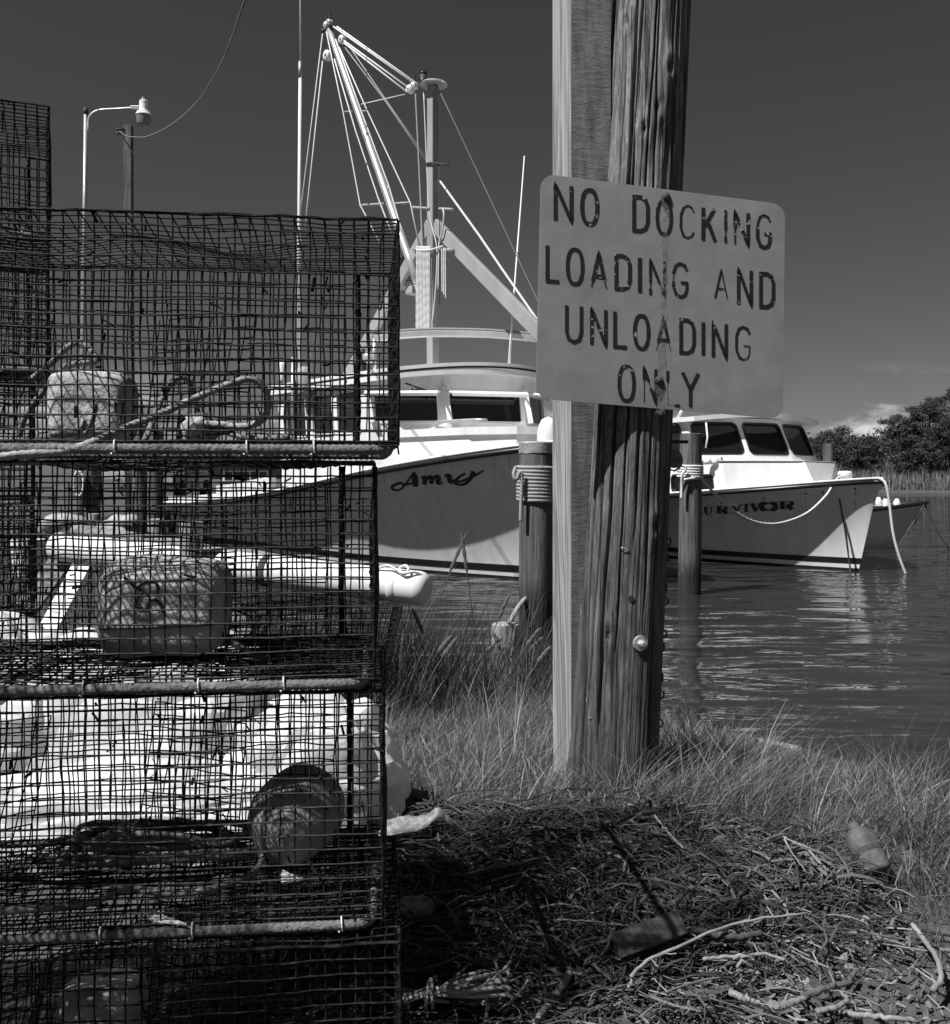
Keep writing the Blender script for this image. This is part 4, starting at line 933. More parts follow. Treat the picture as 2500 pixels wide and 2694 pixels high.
# ------------------------------------------------------------------ boats
class Hull:
    def __init__(s, loc, head, L, Bh, Bw, k0, Lb, Lw, sheer, flare=2.0, z0=-0.2, blunt=0.75):
        s.L, s.Bh, s.Bw, s.k0, s.Lb, s.Lw, s.flare, s.z0, s.blunt = L, Bh, Bw, k0, Lb, Lw, flare, z0, blunt
        s.sk, s.sz = zip(*sheer)
        s.M = Matrix.Translation((loc[0], loc[1], 0)) @ Matrix.Rotation(R(head), 4, 'Z'); s.Mi = s.M.inverted()
    def zg(s, k): return float(np.interp(k, s.sk, s.sz))
    def half(s, k, h):
        hb = max(h, 0.0); kst = s.k0 * (1 - hb); LH = s.Lw + (s.Lb - s.Lw) * hb
        q = min(max((k - kst) / LH, 0), 1); B = s.Bw + (s.Bh - s.Bw) * hb ** s.flare
        aft = 1 - 0.10 * max(0, (k - s.Lb) / (s.L - s.Lb))
        return B * (1 - (1 - q) ** 2) ** (1 / (1 + s.blunt * hb ** 2)) * aft
    def kst(s, h): return s.k0 * (1 - max(h, 0))
    def pt(s, k, h, side=-1, out=0.0): return np.array((-k, side * (s.half(k, h) + out), s.z0 + h * (s.zg(k) - s.z0)))
    def hz(s, k, z): return (z - s.z0) / (s.zg(k) - s.z0)
    def w(s, p): return np.array(s.M @ Vector(p))
    def loc(s, p): return np.array(s.Mi @ Vector(p))
    def ks(s, h, n=70): return [s.kst(h) + (s.L - s.kst(h)) * t ** 1.9 for t in np.linspace(0, 1, n)]
    def shell(s, n=70, m=22):
        hs = np.linspace(0, 1, m); mb = MB()
        for side in (-1, 1):
            G = np.array([[s.pt(k, h, side) for k in s.ks(h, n)] for h in hs]); mb.grid(G, flip=side < 0)
        tr = [s.pt(s.L, h, -1) for h in hs] ; tp = [s.pt(s.L, h, 1) for h in hs]
        mb.grid(np.array([tr, tp]).transpose(1, 0, 2))
        return mb
    def band(s, z0, z1, out, side=-1, n=60, kend=None):
        G = []
        for t in np.linspace(0, 1, n):
            row = []
            for z in (z0, (z0 + z1) / 2, z1):
                h0 = s.hz(s.k0, z); k = s.kst(h0) + ((kend or s.L) - s.kst(h0)) * t ** 1.9; row.append(s.pt(k, s.hz(k, z), side, out))
            G.append(row)
        return np.array(G)
    def rail(s, h, out, r, side, sides=8, k1=None, dz=0.0):
        mb = MB(); pts = [s.pt(k, h, side, out) + (out if k < 0.01 else 0, 0, dz) for k in [q for q in s.ks(h, 80) if q <= (k1 or s.L)]]; mb.tube(pts, r, sides); return mb

def deck(hull, root, h, m, name='deck', k0=0.0, n=50):
    G = []
    for t in np.linspace(0, 1, n):
        k = hull.L * t ** 1.7; b = max(hull.half(k, h) - 0.02, 0.0); z = hull.z0 + h * (hull.zg(k) - hull.z0)
        G.append([(-k, -b + 2 * b * j / 6, z + 0.04 * (1 - (j / 3 - 1) ** 2)) for j in range(7)])
    mb = MB(); mb.grid(np.array(G)); return mb.build(name, m, root, smooth=True)
def hull_parts(hull, root, paint='gel_white', stripe=(0.10, 0.20), rail_m='paint_black', white_line=True, rr=0.035):
    sh = hull.shell(); o = sh.build('hull', paint, root, smooth=True)
    V = np.vstack(sh.V); Q = np.vstack(sh.Q); Wv = [hull.M @ Vector(v) for v in V]
    hull.bvh = BVHTree.FromPolygons(Wv, [tuple(q) for q in Q])
    for side in (-1, 1):
        mb = MB(); mb.grid(hull.band(stripe[0], stripe[1], 0.006, side), flip=side > 0); mb.build('boot_stripe', 'paint_black', root, smooth=True)
        mb = MB(); mb.grid(hull.band(-0.06, stripe[0] * 0.35, 0.005, side), flip=side > 0); mb.build('bottom_paint', 'paint_black', root, smooth=True)
        mb = hull.rail(1.0, 0.02, rr, side); mb.build('rub_rail', rail_m, root, smooth=True)
        if white_line:
            mb = hull.rail(1.0, 0.030, rr * 0.55, side, dz=rr * 1.5); mb.build('gunwale_cap', 'paint_white', root, smooth=True)
            mb = hull.rail(1.0, 0.040, rr * 0.28, side, dz=rr * 0.25); mb.build('rail_strip', 'galv', root, smooth=True)
    return o
def rrect(q, u0, u1, v0, v1, rad, out, nrm, n=6):
    "rounded rectangle on a quad q=(bl, br, tr, tl) in its own u,v"
    bl, br, tr, tl = q; wu = np.linalg.norm(br - bl); wv = np.linalg.norm(tl - bl)
    pts = []
    for cu, cv, a0 in ((u1, v1, 0), (u0, v1, 90), (u0, v0, 180), (u1, v0, 270)):
        su = -1 if cu == u1 else 1; sv = -1 if cv == v1 else 1
        for k in range(n + 1):
            a = R(a0 + 90 * k / n); u = cu + (su * rad + rad * math.cos(a)) / wu; v = cv + (sv * rad + rad * math.sin(a)) / wv
            p = (bl * (1 - u) + br * u) * (1 - v) + (tl * (1 - u) + tr * u) * v; pts.append(p + nrm * out)
    return np.array(pts)
def window(root, q, nrm, u0, u1, v0, v1, style):
    rad = 0.07 if style == 'gasket' else 0.03
    if style == 'gasket': fw, fm, pr = 0.030, 'paint_black', 0.014
    else: fw, fm, pr = 0.035, 'paint_white', 0.02
    bl, br, tr, tl = q; wu = np.linalg.norm(br - bl); wv = np.linalg.norm(tl - bl)
    rings = [rrect(q, u0 - fw / wu, u1 + fw / wu, v0 - fw / wv, v1 + fw / wv, rad + fw, o, nrm) for o in (0.0, pr)] + [rrect(q, u0, u1, v0, v1, rad, o, nrm) for o in (pr, -0.03)]
    mb = MB(); mb.grid(np.array([np.vstack([r, r[:1]]) for r in rings])); w = mb.build('window', fm, root); sharp(w, 30)
    g = rrect(q, u0 - 0.01, u1 + 0.01, v0 - 0.01, v1 + 0.01, rad, -0.022, nrm); mb = MB(); mb.poly(g); mb.build('pane', 'glass', w)
def cabin(root, bot, top, m, wins, style='gasket', name='cabin_wall', roofless=True):
    "bot, top: matching rings of local points; wins {edge: [(u0,u1,v0,v1)]}; openings are cut through"
    bot = [np.asarray(p, float) for p in bot]; top = [np.asarray(p, float) for p in top]; cen = np.mean(bot + top, axis=0); n = len(bot); mb = MB()
    todo = []
    for e in range(n):
        a, b = bot[e], bot[(e + 1) % n]; c, d = top[(e + 1) % n], top[e]
        nrm = np.cross(b - a, d - a); nrm /= np.linalg.norm(nrm)
        if np.dot(nrm, (a + b) / 2 - cen) < 0:
            nrm = -nrm
        us, vs = {0.0, 1.0}, {0.0, 1.0}
        for w_ in wins.get(e, []): us |= {w_[0], w_[1]}; vs |= {w_[2], w_[3]}
        us, vs = sorted(us), sorted(vs)
        for u0, u1 in zip(us[:-1], us[1:]):
            for v0, v1 in zip(vs[:-1], vs[1:]):
                if any(w_[0] <= u0 + 1e-6 and u1 <= w_[1] + 1e-6 and w_[2] <= v0 + 1e-6 and v1 <= w_[3] + 1e-6 for w_ in wins.get(e, [])): continue
                f = lambda u, v: (a * (1 - u) + b * u) * (1 - v) + (d * (1 - u) + c * u) * v
                mb.add([f(u0, v0), f(u1, v0), f(u1, v1), f(u0, v1)], [(0, 1, 2, 3)])
        for w_ in wins.get(e, []): todo.append(((a, b, c, d), nrm, w_))
    mb.poly(top)
    o = mb.build(name, m, root)
    for q, nrm, w_ in todo: window(root, q, nrm, *w_, style)
    return o
def roof_slab(root, kf, ka, hw, z, crown, th, bow, m, name='roof', stripe=None, n=14, taper=0.0, skew=0.0):
    ysn = np.linspace(-1, 1, 25)
    def pt(t, s, dz): ke = kf + bow * s * s - skew * s; k = ke + (ka - ke) * t; return (-k, s * hw * (1 - taper * t), z + crown * (1 - s * s) + dz)
    G = [[pt(t, s, 0) for s in ysn] for t in np.linspace(0, 1, n)]; B = [[pt(t, s, -th) for s in ysn] for t in np.linspace(0, 1, n)]
    mb = MB(); mb.grid(np.array(G)); mb.grid(np.array(B), flip=True)
    edge = [(0, s) for s in ysn] + [(t, 1) for t in np.linspace(0, 1, n)[1:]] + [(1, s) for s in ysn[::-1][1:]] + [(t, -1) for t in np.linspace(1, 0, n)[1:]]
    def rim(dz0, dz1, out):
        rows = []
        for dz in (dz0, (dz0 + dz1) / 2, dz1):
            row = []
            for t, s in edge:
                p = np.array(pt(t, s, dz)); o = np.array((1.0 if t == 0 else (-1.0 if t == 1 else 0), s if abs(s) == 1 else 0, 0)); nn_ = np.linalg.norm(o); row.append(p + (o / nn_ * out if nn_ else 0))
            rows.append(row)
        return np.array(rows)
    mb.grid(rim(0, -th, 0.0)); o = mb.build(name, m, root); sharp(o, 40)
    if stripe: mb = MB(); mb.grid(rim(stripe[0], stripe[1], 0.006)); mb.build('roof_stripe', 'paint_black', root)
    return o
def tube_w(root, hull, name, pts, r, m, sides=8, smooth=True, sp=False, twist=None, step=None):
    "tube through WORLD points stored under a boat"
    p = [hull.loc(q) for q in pts]; p = spline(p, 40) if sp else np.array(p)
    if step: p = resample(p, step)
    mb = MB(); mb.tube(p, r, sides, twist=twist); return mb.build(name, m, root, smooth=smooth)

# ---- left boat
AH = Hull((2.14, 12.38), -50, 11.8, 1.78, 1.02, 0.62, 4.4, 5.4, [(0, 1.93), (1, 1.83), (2, 1.71), (3.2, 1.56), (4.8, 1.36), (6.5, 1.16), (8.5, 0.98), (10.5, 0.87), (11.8, 0.85)], flare=1.5, blunt=0.4)
AR = empty('workboat', (2.14, 12.38, 0), R(-50)); tag(AR, 'large white workboat lettered Amy with mast and boom, behind the pots and pole', 'boat')
hull_parts(AH, AR, rr=0.04); deck(AH, AR, 0.95, 'paint_grey')
def ring(pts, z, dk=0.0, sc=1.0): return [(-(k + dk), y * sc, z) for k, y in pts]
tp = [(5.0, -1.2), (3.7, -1.2), (2.3, -0.98), (1.7, -0.62), (1.45, 0), (1.7, 0.62), (2.3, 0.98), (3.7, 1.2), (5.0, 1.2)]
cabin(AR, ring(tp, 1.45, -0.06, 1.03), ring(tp, 2.06), 'gel_white', {}, name='trunk_cabin')
mb = MB(); o1 = ring(tp, 2.05, -0.05, 1.045); o2 = ring(tp, 2.16, -0.05, 1.045); mb.grid(np.array([o1 + [o1[0]], o2 + [o2[0]]])); mb.poly(o2); mb.poly(o1[::-1]); bevel(sharp(mb.build('trunk_top', 'gel_white', AR), 30), 0.012)
wp = [(6.8, -1.5), (4.0, -1.5), (3.15, -0.65), (2.6, 0.5), (3.2, 1.5), (6.8, 1.5)]
cabin(AR, ring(wp, 1.3), ring(wp, 3.02, 0.16), 'gel_white', {0: [(0.10, 0.34, 0.50, 0.86), (0.42, 0.64, 0.50, 0.86), (0.70, 0.92, 0.50, 0.86)], 1: [(0.10, 0.90, 0.585, 0.83)], 2: [(0.06, 0.94, 0.585, 0.83)], 3: [(0.10, 0.90, 0.585, 0.83)], 4: [(0.1, 0.4, 0.5, 0.86)]}, style='plain', name='wheelhouse')
roof_slab(AR, 2.72, 7.2, 1.62, 3.06, 0.13, 0.17, 0.55, 'gel_white', stripe=(-0.055, -0.085), skew=0.42)
# top-hung window flaps propped open over the front panes, with posts and wipers
for e in (1, 2, 3):
    (k1, y1), (k2, y2) = wp[e], wp[e + 1]
    za, zb2 = 2.76, 2.70; k1 += 0.14; k2 += 0.14
    a = np.array((-k1, y1, za)); b = np.array((-k2, y2, za)); d = (b - a) / np.linalg.norm(b - a); nrm = np.array((d[1], -d[0], 0)); nrm = nrm if nrm[0] > 0 else -nrm
    a = a + d * 0.05; b = b - d * 0.05; o = nrm * 0.36
    mb = MB()
    for p_, q_, t_ in ((a, b, 0.022), (a + o - (0, 0, .06), b + o - (0, 0, .06), 0.04), (a, a + o - (0, 0, .05), 0.022), (b, b + o - (0, 0, .05), 0.022)): mb.tube([p_, q_], t_, 4)
    mb.build('window_flap', 'paint_white', AR)
for (k, y) in wp[1:4]:
    a = np.array((-k + 0.02, y, 2.28)); b = np.array((-k - 0.12, y, 2.82)); mb = MB(); mb.tube([a, b], 0.055, 4); mb.build('window_post', 'gel_white', AR)
tube_w(AR, AH, 'wiper', [P(1067, 1008, 14.25), P(1095, 1018, 14.2), P(1135, 1032, 14.2)], 0.014, 'paint_black', 5)
tube_w(AR, AH, 'wiper', [P(1083, 1022, 14.2), P(1110, 1030, 14.2)], 0.02, 'paint_black', 5)
# raised arch over the roof
pts = [AH.loc(P(u, v, Y)) for u, v, Y in ((985, 890, 14.3), (1045, 881, 14.4), (1130, 876, 14.6), (1210, 876, 14.8), (1300, 879, 15.0), (1410, 889, 15.3), (1460, 897, 15.4))]
c_ = spline(pts, 30); mb = MB()
rows = [c_ + (0, 0, 0.045), c_ + (0.03, -0.02, 0.03), c_ + (0.03, -0.02, -0.045), c_ + (-0.12, 0.09, -0.045), c_ + (-0.12, 0.09, 0.045), c_ + (0, 0, 0.045)]
mb.grid(np.array(rows)); mb.build('roof_arch', 'gel_white', AR, smooth=False)
mb = MB(); mb.tube(c_ + (0.0, 0, 0.06), 0.022, 5); mb.build('arch_trim', 'paint_grey', AR)
for i in (0, -1): mb = MB(); mb.tube([c_[i], c_[i] * (1, 1, 0) + (0, 0, 3.02)], 0.03, 8); mb.build('arch_leg', 'boom_metal', AR, smooth=True)
# coaming along the working deck and stern
for (k0_, k1_, hgt) in ((6.9, 9.2, 0.34), (9.2, 11.7, 0.19)):
    for side in (-1, 1):
        G = []
        for k in np.linspace(k0_, k1_, 20):
            p = AH.pt(k, 1.0, side, -0.05); q = AH.pt(k, 1.0, side, -0.16); G.append([p, p + (0, 0, hgt), q + (0, 0, hgt), q])
        mb = MB(); mb.grid(np.array(G)); mb.add(G[-1], [(0, 1, 2, 3)]); mb.add(G[0], [(0, 1, 2, 3)]); mb.build('coaming', 'gel_white', AR)
# foredeck fittings
mb = MB(); mb.lathe([(0.16, 0), (0.155, 0.3), (0.14, 0.42), (0.09, 0.52), (0, 0.56)], AH.loc((*P(1443, 0, 13.0)[:2], 1.72)), None, 22); mb.build('deck_ventilator', 'gel_white', AR, smooth=True)
mb = MB(); mb.box((-0.75, 0, 2.25), (0.16, 0.16, 0.95)); bevel(mb.build('bow_post', 'mast_paint', AR), 0.02)
mb = MB(); mb.tube([(-2.0, -0.9, 2.25), (-2.2, -0.95, 2.26), (-2.8, -1.06, 2.26), (-3.0, -1.1, 2.2)], 0.022, 8); mb.build('grab_rail', 'boom_metal', AR, smooth=True)
# mast, struts and boom stand in the middle of the boat
def YC(u):
    a = (u - 1250) / F; k = (2.14 - a * 12.38) / (0.643 + 0.766 * a); return 12.38 + 0.766 * k
def C_(u, v, dy=0.0): return P(u, v, YC(u) + dy)
mk = AH.loc(C_(1139, 300)); mx_, my_ = mk[0], mk[1]
mt = AH.loc(C_(1139, 226))[2]
mb = MB(); mb.box((mx_, my_, (mt + 1.3) / 2), (0.17, 0.15, mt - 1.3), taper=0.9); bevel(mb.build('mast', 'mast_paint', AR), 0.015)
mb = MB(); mb.lathe([(0, 0), (0.22, 0), (0.235, 0.012), (0.22, 0.03), (0, 0.03)], (mx_ + 0.02, my_, mt), None, 28); sharp(mb.build('mast_plate', 'boom_metal', AR))
ml = AH.loc(C_(1114, 215)); mb = MB(); mb.lathe([(0, -0.05), (0.04, -0.05), (0.06, 0.0), (0.065, 0.03), (0.058, 0.035)], ml, None, 16); mb.lathe([(0.06, 0.13), (0.066, 0.135), (0.06, 0.16), (0, 0.165)], ml, None, 16); lt = mb.build('mast_light', 'paint_black', AR, smooth=True)
mb = MB(); mb.lathe([(0.055, 0.035), (0.058, 0.08), (0.055, 0.13)], ml, None, 16); mb.build('lens', 'lens', lt, smooth=True)
def beam(root, a, b, w, t, m, name):
    a = np.asarray(a, float); b = np.asarray(b, float); d = (b - a) / np.linalg.norm(b - a); s = np.array((0, 1, 0.0)); n = np.cross(s, d); n /= np.linalg.norm(n)
    mb = MB(); v = []
    for e in (a, b): v += [e - s * t / 2 - n * w / 2, e + s * t / 2 - n * w / 2, e + s * t / 2 + n * w / 2, e - s * t / 2 + n * w / 2]
    mb.hexa(v); return bevel(mb.build(name, m, root), 0.012)
beam(AR, (mx_ + 0.06, my_, 5.62), (-0.75, 0, 2.62), 0.22, 0.09, 'mast_paint', 'mast_strut')
beam(AR, (mx_ - 0.06, my_, 5.66), (-9.6, 0, 1.0), 0.22, 0.09, 'mast_paint', 'mast_strut')
ba, bt = C_(1100, 745, -0.1), C_(860, 60)
tube_w(AR, AH, 'boom', [ba + (bt - ba) * t for t in np.linspace(0, 1, 12)], [0.075 - 0.018 * t for t in np.linspace(0, 1, 12)], 'boom_metal', 16)
tube_w(AR, AH, 'boom_heel', [C_(1094, 735, -0.1), C_(1112, 790, -0.1)], 0.06, 'mast_paint', 12)
for (a, b, r) in (((903, 294), (928, 293), 0.016), ((948, 292), (967, 292), 0.016), ((948, 540), (1012, 536), 0.024), ((1018, 537), (1080, 533), 0.024), ((1013, 533), (1024, 488), 0.026)):
    tube_w(AR, AH, 'spreader', [C_(*a), C_(*b)], r, 'mast_paint', 8)
for (a, b) in (((1087, 545), (1130, 549)), ((1156, 549), (1193, 551)), ((1088, 655), (1130, 657)), ((1156, 657), (1193, 658))):
    tube_w(AR, AH, 'cleat_pin', [C_(*a, -0.12), C_(*b, -0.12)], 0.024, 'mast_paint', 10)
RG = [ # running rigging: polylines in the plane of the mast
 [(849, 88), (800, 484), (785, 600)], [(849, 160), (811, 520), (802, 600)], [(859, 83), (903, 294), (948, 540), (968, 577), (1000, 640)],
 [(880, 155), (936, 344), (995, 520), (1018, 580), (1030, 610)], [(883, 103), (941, 266), (1023, 488), (1065, 631), (1094, 735)],
 [(893, 125), (967, 292), (1080, 534), (1104, 647)], [(908, 125), (1011, 261), (1124, 427)], [(920, 123), (1018, 266), (1124, 419)],
 [(878, 70), (1089, 218)], [(887, 70), (1099, 221)], [(893, 98), (1071, 228)], [(893, 103), (1070, 241)], [(951, 274), (1066, 248)],
 [(1124, 424), (1157, 475), (1261, 619), (1320, 706), (1410, 836), (1450, 895)]]
RR = [0.011, 0.013, 0.012, 0.013, 0.013, 0.012, 0.010, 0.010, 0.016, 0.016, 0.016, 0.016, 0.011, 0.020]
for line, r in zip(RG, RR):
    tube_w(AR, AH, 'rigging_line', [C_(u, v, 0.12 if line[0] == (1124, 424) else -0.09) for u, v in line], r, 'rope_white' if r > 0.0105 else 'rope_pale', 6)
tube_w(AR, AH, 'rigging_line', [C_(1149, 223), C_(1200, 331), C_(1300, 545), C_(1410, 780), C_(1450, 865)], 0.007, 'rope_grey', 5)
tube_w(AR, AH, 'halyard', [C_(1094, 248, -0.1), C_(1107, 520, -0.12), C_(1112, 650, -0.14)], 0.016, 'rope_pale', 8, twist=(3, 0.09, 0.2), step=0.02)
tube_w(AR, AH, 'halyard', [C_(1115, 240, -0.1), C_(1123, 430, -0.11), C_(1130, 560, -0.11), C_(1148, 640, -0.11), C_(1150, 690, -0.11), C_(1143, 800, -0.11), C_(1132, 880, -0.11)], 0.010, 'rope_white', 6, sp=True)
tube_w(AR, AH, 'halyard', [C_(1166, 548, -0.15), C_(1168, 570, -0.17), C_(1163, 615, -0.14), C_(1156, 640, -0.13), C_(1153, 760, -0.12)], 0.014, 'rope_white', 7, sp=True)
for k in range(10):
    u = 1097 + 3.7 * k
    tube_w(AR, AH, 'rope_fall', [C_(u + 0.4, 648, -0.17), C_(u, 660, -0.2), C_(u - 0.5, 760, -0.19), C_(u - 1, 872, -0.18)], 0.0125, 'rope_white', 8, twist=(3, 0.07, 0.18), step=0.02)
for k in range(3):
    u = 1163 + 4.5 * k; tube_w(AR, AH, 'rope_fall', [C_(u, 652, -0.16), C_(u + 0.5, 720, -0.17), C_(u + 1, 768 + 8 * k, -0.16)], 0.011, 'rope_white', 7, twist=(3, 0.07, 0.18), step=0.02)
tube_w(AR, AH, 'rope_fall', [C_(1096, 658, -0.2), C_(1125, 658, -0.22), C_(1150, 652, -0.2), C_(1166, 647, -0.18)], 0.015, 'rope_white', 8, sp=True)
def block(u, v, r, name='pulley_block'):
    c = AH.loc(C_(u, v, -0.08)); mb = MB(); M_ = Matrix.Rotation(R(90), 3, 'X')
    mb.lathe([(r * 0.25, -0.05), (r * 0.9, -0.05), (r, -0.02), (r * 0.8, 0), (r, 0.02), (r * 0.9, 0.05), (r * 0.25, 0.05)], c, M_, 22); b_ = mb.build(name, 'paint_white', AR, smooth=True)
    mb = MB(); mb.lathe([(0, -0.055), (r * 0.28, -0.055), (r * 0.28, 0.055), (0, 0.055)], c, M_, 12); mb.build('sheave_pin', 'rust', b_, smooth=True)
    mb = MB(); mb.tube([c + (0, 0, r), c + (0, 0, r + 0.14)], 0.018, 6); mb.build('shackle', 'rust', b_)
block(862, 146, 0.105); block(901, 104, 0.08); block(1080, 235, 0.075); block(1090, 226, 0.06); block(860, 66, 0.06); block(868, 58, 0.05)
tube_w(AR, AH, 'boom_end_fitting', [C_(849, 80), C_(880, 70)], 0.04, 'rust', 8); tube_w(AR, AH, 'boom_end_fitting', [C_(865, 64), C_(868, 48)], 0.02, 'rust', 6)
tube_w(AR, AH, 'mast_tie', [C_(1120, 430, -0.15), C_(1140, 427, -0.16), C_(1158, 430, -0.15), C_(1180, 434, -0.15)], 0.016, 'rope_dark', 6)
tube_w(AR, AH, 'stay_line', [C_(1155, 432, -0.12), C_(1157, 545, -0.12), C_(1157, 800, -0.12)], 0.008, 'rope_dark', 5)
# winch drum and motor behind the mast foot
for (u, v, w_, h_, m) in ((1075, 690, 0.35, 0.18, 'paint_black'), (1065, 728, 0.3, 0.2, 'paint_white'), (1075, 750, 0.45, 0.1, 'mast_paint'), (1090, 765, 0.2, 0.14, 'paint_grey')):
    mb = MB(); mb.box(AH.loc(C_(u, v, 0.3)), (w_, 0.25, h_)); bevel(mb.build('winch_part', m, AR), 0.02)
# aerials and tall fishing pole
tube_w(AR, AH, 'fishing_pole', [P(785, 1060, 16.4), P(787, 600, 16.4), P(790, 196, 16.4)], [0.034, 0.031, 0.028], 'paint_white', 10)
tube_w(AR, AH, 'fishing_pole', [P(790, 196, 16.4), P(791, -260, 16.4)], [0.015, 0.009], 'paint_white', 8)
tube_w(AR, AH, 'pole_ferrule', [P(789.5, 205, 16.4), P(790, 162, 16.4)], 0.032, 'galv', 8)
tube_w(AR, AH, 'aerial', [P(1339, 966, 14.9), P(1345, 880, 14.9), P(1380, 410, 14.9)], [0.022, 0.018, 0.009], 'paint_white', 8)
# deck clutter seen through the pots
for (u, v, Y, w_, h_, m) in ((742, 980, 15.6, 0.12, 0.36, 'paint_white'), (800, 1005, 15.8, 0.3, 0.5, 'paint_grey'), (970, 940, 14.6, 0.2, 0.16, 'boom_metal'), (1000, 990, 14.4, 0.12, 0.1, 'galv'), (955, 960, 14.6, 0.1, 0.5, 'rubber')):
    c = AH.loc(P(u, v, Y)); mb = MB(); mb.lathe([(0, -h_ / 2), (w_ * 0.45, -h_ / 2), (w_ / 2, -h_ * 0.3), (w_ / 2, h_ * 0.35), (w_ * 0.3, h_ / 2), (0, h_ / 2)], c, None, 18); mb.build('deck_fitting', m, AR, smooth=True)
for q in ((770, 1100), (815, 1090)): tube_w(AR, AH, 'stanchion', [P(q[0], 1185, 15.9), P(q[0], q[1] - 160, 15.9)], 0.025, 'galv', 8)

# ---- lettering painted on the hulls
def paint(hull, root, strokes, widths, name='name_letter', m='hull_letter'):
    "strokes: polylines in photo pixels, widths in pixels, laid on the hull surface"
    mb = MB()
    for st, w in zip(strokes, widths):
        q = spline([(a, b, 0) for a, b in st], max(12, 8 * len(st)))[:, :2] if len(st) > 2 else np.array([np.array(st[0]) + (np.array(st[1]) - np.array(st[0])) * t for t in np.linspace(0, 1, 6)], float)
        ww = np.interp(np.linspace(0, 1, len(q)), np.linspace(0, 1, len(w)), w) if hasattr(w, '__len__') else np.full(len(q), w)
        Lq, Rq = ribbon(q, ww); g = []
        for l, r_ in zip(Lq, Rq):
            a = cast(hull.bvh, l[0], l[1], 0.006); b = cast(hull.bvh, r_[0], r_[1], 0.006)
            if a is not None and b is not None: g.append([hull.loc(a), hull.loc(b)])
        if len(g) > 1: mb.grid(np.array(g))
    if mb.n: mb.build(name, m, root)
T5 = lambda L: [(950 + a / 2.2127, 800 + b / 2.2127) for a, b in L]
paint(AH, AR, [T5([(250, 1055), (232, 1040), (190, 1055), (182, 1072), (205, 1083), (235, 1075), (265, 1040), (300, 990), (308, 976)]), T5([(308, 976), (314, 1010), (320, 1062)]), T5([(240, 1052), (280, 1046), (318, 1040)])], [[4, 7, 8, 6, 5, 5, 5, 6], [7, 17, 13], [6, 6, 6]])
paint(AH, AR, [T5([(350, 1010), (368, 1008), (374, 1020), (368, 1050)]), T5([(368, 1045), (385, 1015), (404, 1008), (412, 1018), (408, 1046)]), T5([(408, 1044), (425, 1012), (442, 1004), (452, 1014), (448, 1036), (460, 1044), (478, 1034)])], [[5, 10, 13, 11], [5, 8, 13, 13, 11], [5, 8, 13, 14, 11, 6, 3]])
paint(AH, AR, [T5([(486, 1002), (505, 996), (515, 1006), (520, 1030), (545, 1028), (580, 1000), (608, 985)]), T5([(655, 972), (645, 1000), (620, 1035), (590, 1050), (560, 1048), (545, 1040)]), T5([(650, 1002), (680, 988), (716, 966)]), T5([(555, 1036), (600, 1025), (640, 1006)])], [[5, 10, 14, 13, 9, 6, 6], [12, 12, 9, 7, 6, 5], [8, 6, 3], [5, 6, 6]])

# ---- right boat
SH = Hull((6.10, 14.36), -62, 10.5, 1.85, 1.18, 0.42, 3.6, 5.6, [(0, 1.38), (1, 1.27), (2, 1.18), (3.5, 1.07), (5.5, 0.95), (10.5, 0.85)], flare=1.7, blunt=0.35)
SR = empty('workboat', (6.10, 14.36, 0), R(-62)); tag(SR, 'white cabin workboat lettered Survivor with three dark front windows, right of the pole', 'boat')
hull_parts(SH, SR, rr=0.034, stripe=(0.11, 0.20)); deck(SH, SR, 0.96, 'gel_white')
tp = [(6.2, -1.32), (1.95, -1.3), (1.45, 0), (1.95, 1.3), (6.2, 1.32)]
bp_ = [(6.2, -1.45), (1.75, -1.36), (1.02, 0), (1.75, 1.36), (6.2, 1.45)]
cabin(SR, ring(bp_, 0.98), ring(tp, 1.72), 'gel_white', {0: [(0.70, 0.93, 0.30, 0.66)]}, name='trunk_cabin')
mb = MB(); o1 = ring(tp, 1.685, -0.012, 1.008); o2 = ring(tp, 1.71, -0.012, 1.008); mb.grid(np.array([o1 + [o1[0]], o2 + [o2[0]]])); mb.build('trunk_stripe', 'paint_black', SR)
wp = [(5.4, -1.4), (2.5, -1.4), (2.1, -0.55), (2.1, 0.45), (2.4, 1.38), (5.4, 1.4)]
cabin(SR, ring(wp, 1.73), ring(wp, 2.46, 0.34, 0.95), 'gel_white', {0: [(0.10, 0.45, 0.18, 0.86), (0.55, 0.93, 0.18, 0.86)], 1: [(0.09, 0.91, 0.17, 0.86)], 2: [(0.07, 0.93, 0.17, 0.86)], 3: [(0.09, 0.91, 0.17, 0.86)], 4: [(0.1, 0.45, 0.18, 0.86)]}, name='wheelhouse')
roof_slab(SR, 2.14, 6.6, 1.46, 2.46, 0.09, 0.075, 0.32, 'gel_white')
mb = MB(); mb.box((-2.9, 0.55, 2.60), (0.35, 0.3, 0.06)); bevel(mb.build('roof_hatch', 'paint_grey', SR), 0.01)
tube_w(SR, SH, 'roof_rail', [P(1772, 1118, 16.5), P(1790, 1088, 16.5), P(1800, 1070, 16.5)], 0.03, 'boom_metal', 8)
tube_w(SR, SH, 'wiper', [P(1858, 1112, 15.72), P(1862, 1150, 15.66), P(1857, 1178, 15.62)], 0.016, 'paint_white', 6)
bt_ = SH.loc(P(2224, 1262, 14.95)); mb = MB(); mb.lathe([(0.05, -0.05), (0.06, 0.0), (0.1, 0.02), (0.115, 0.08), (0.105, 0.12), (0.09, 0.135), (0, 0.14)], bt_, None, 18); mb.build('bow_bitt', 'rope_white', SR, smooth=True)
mb = MB(); mb.tube([bt_ + (0, -0.16, 0.07), bt_ + (0, 0.16, 0.07)], 0.013, 8); mb.build('bitt_pin', 'galv', SR)
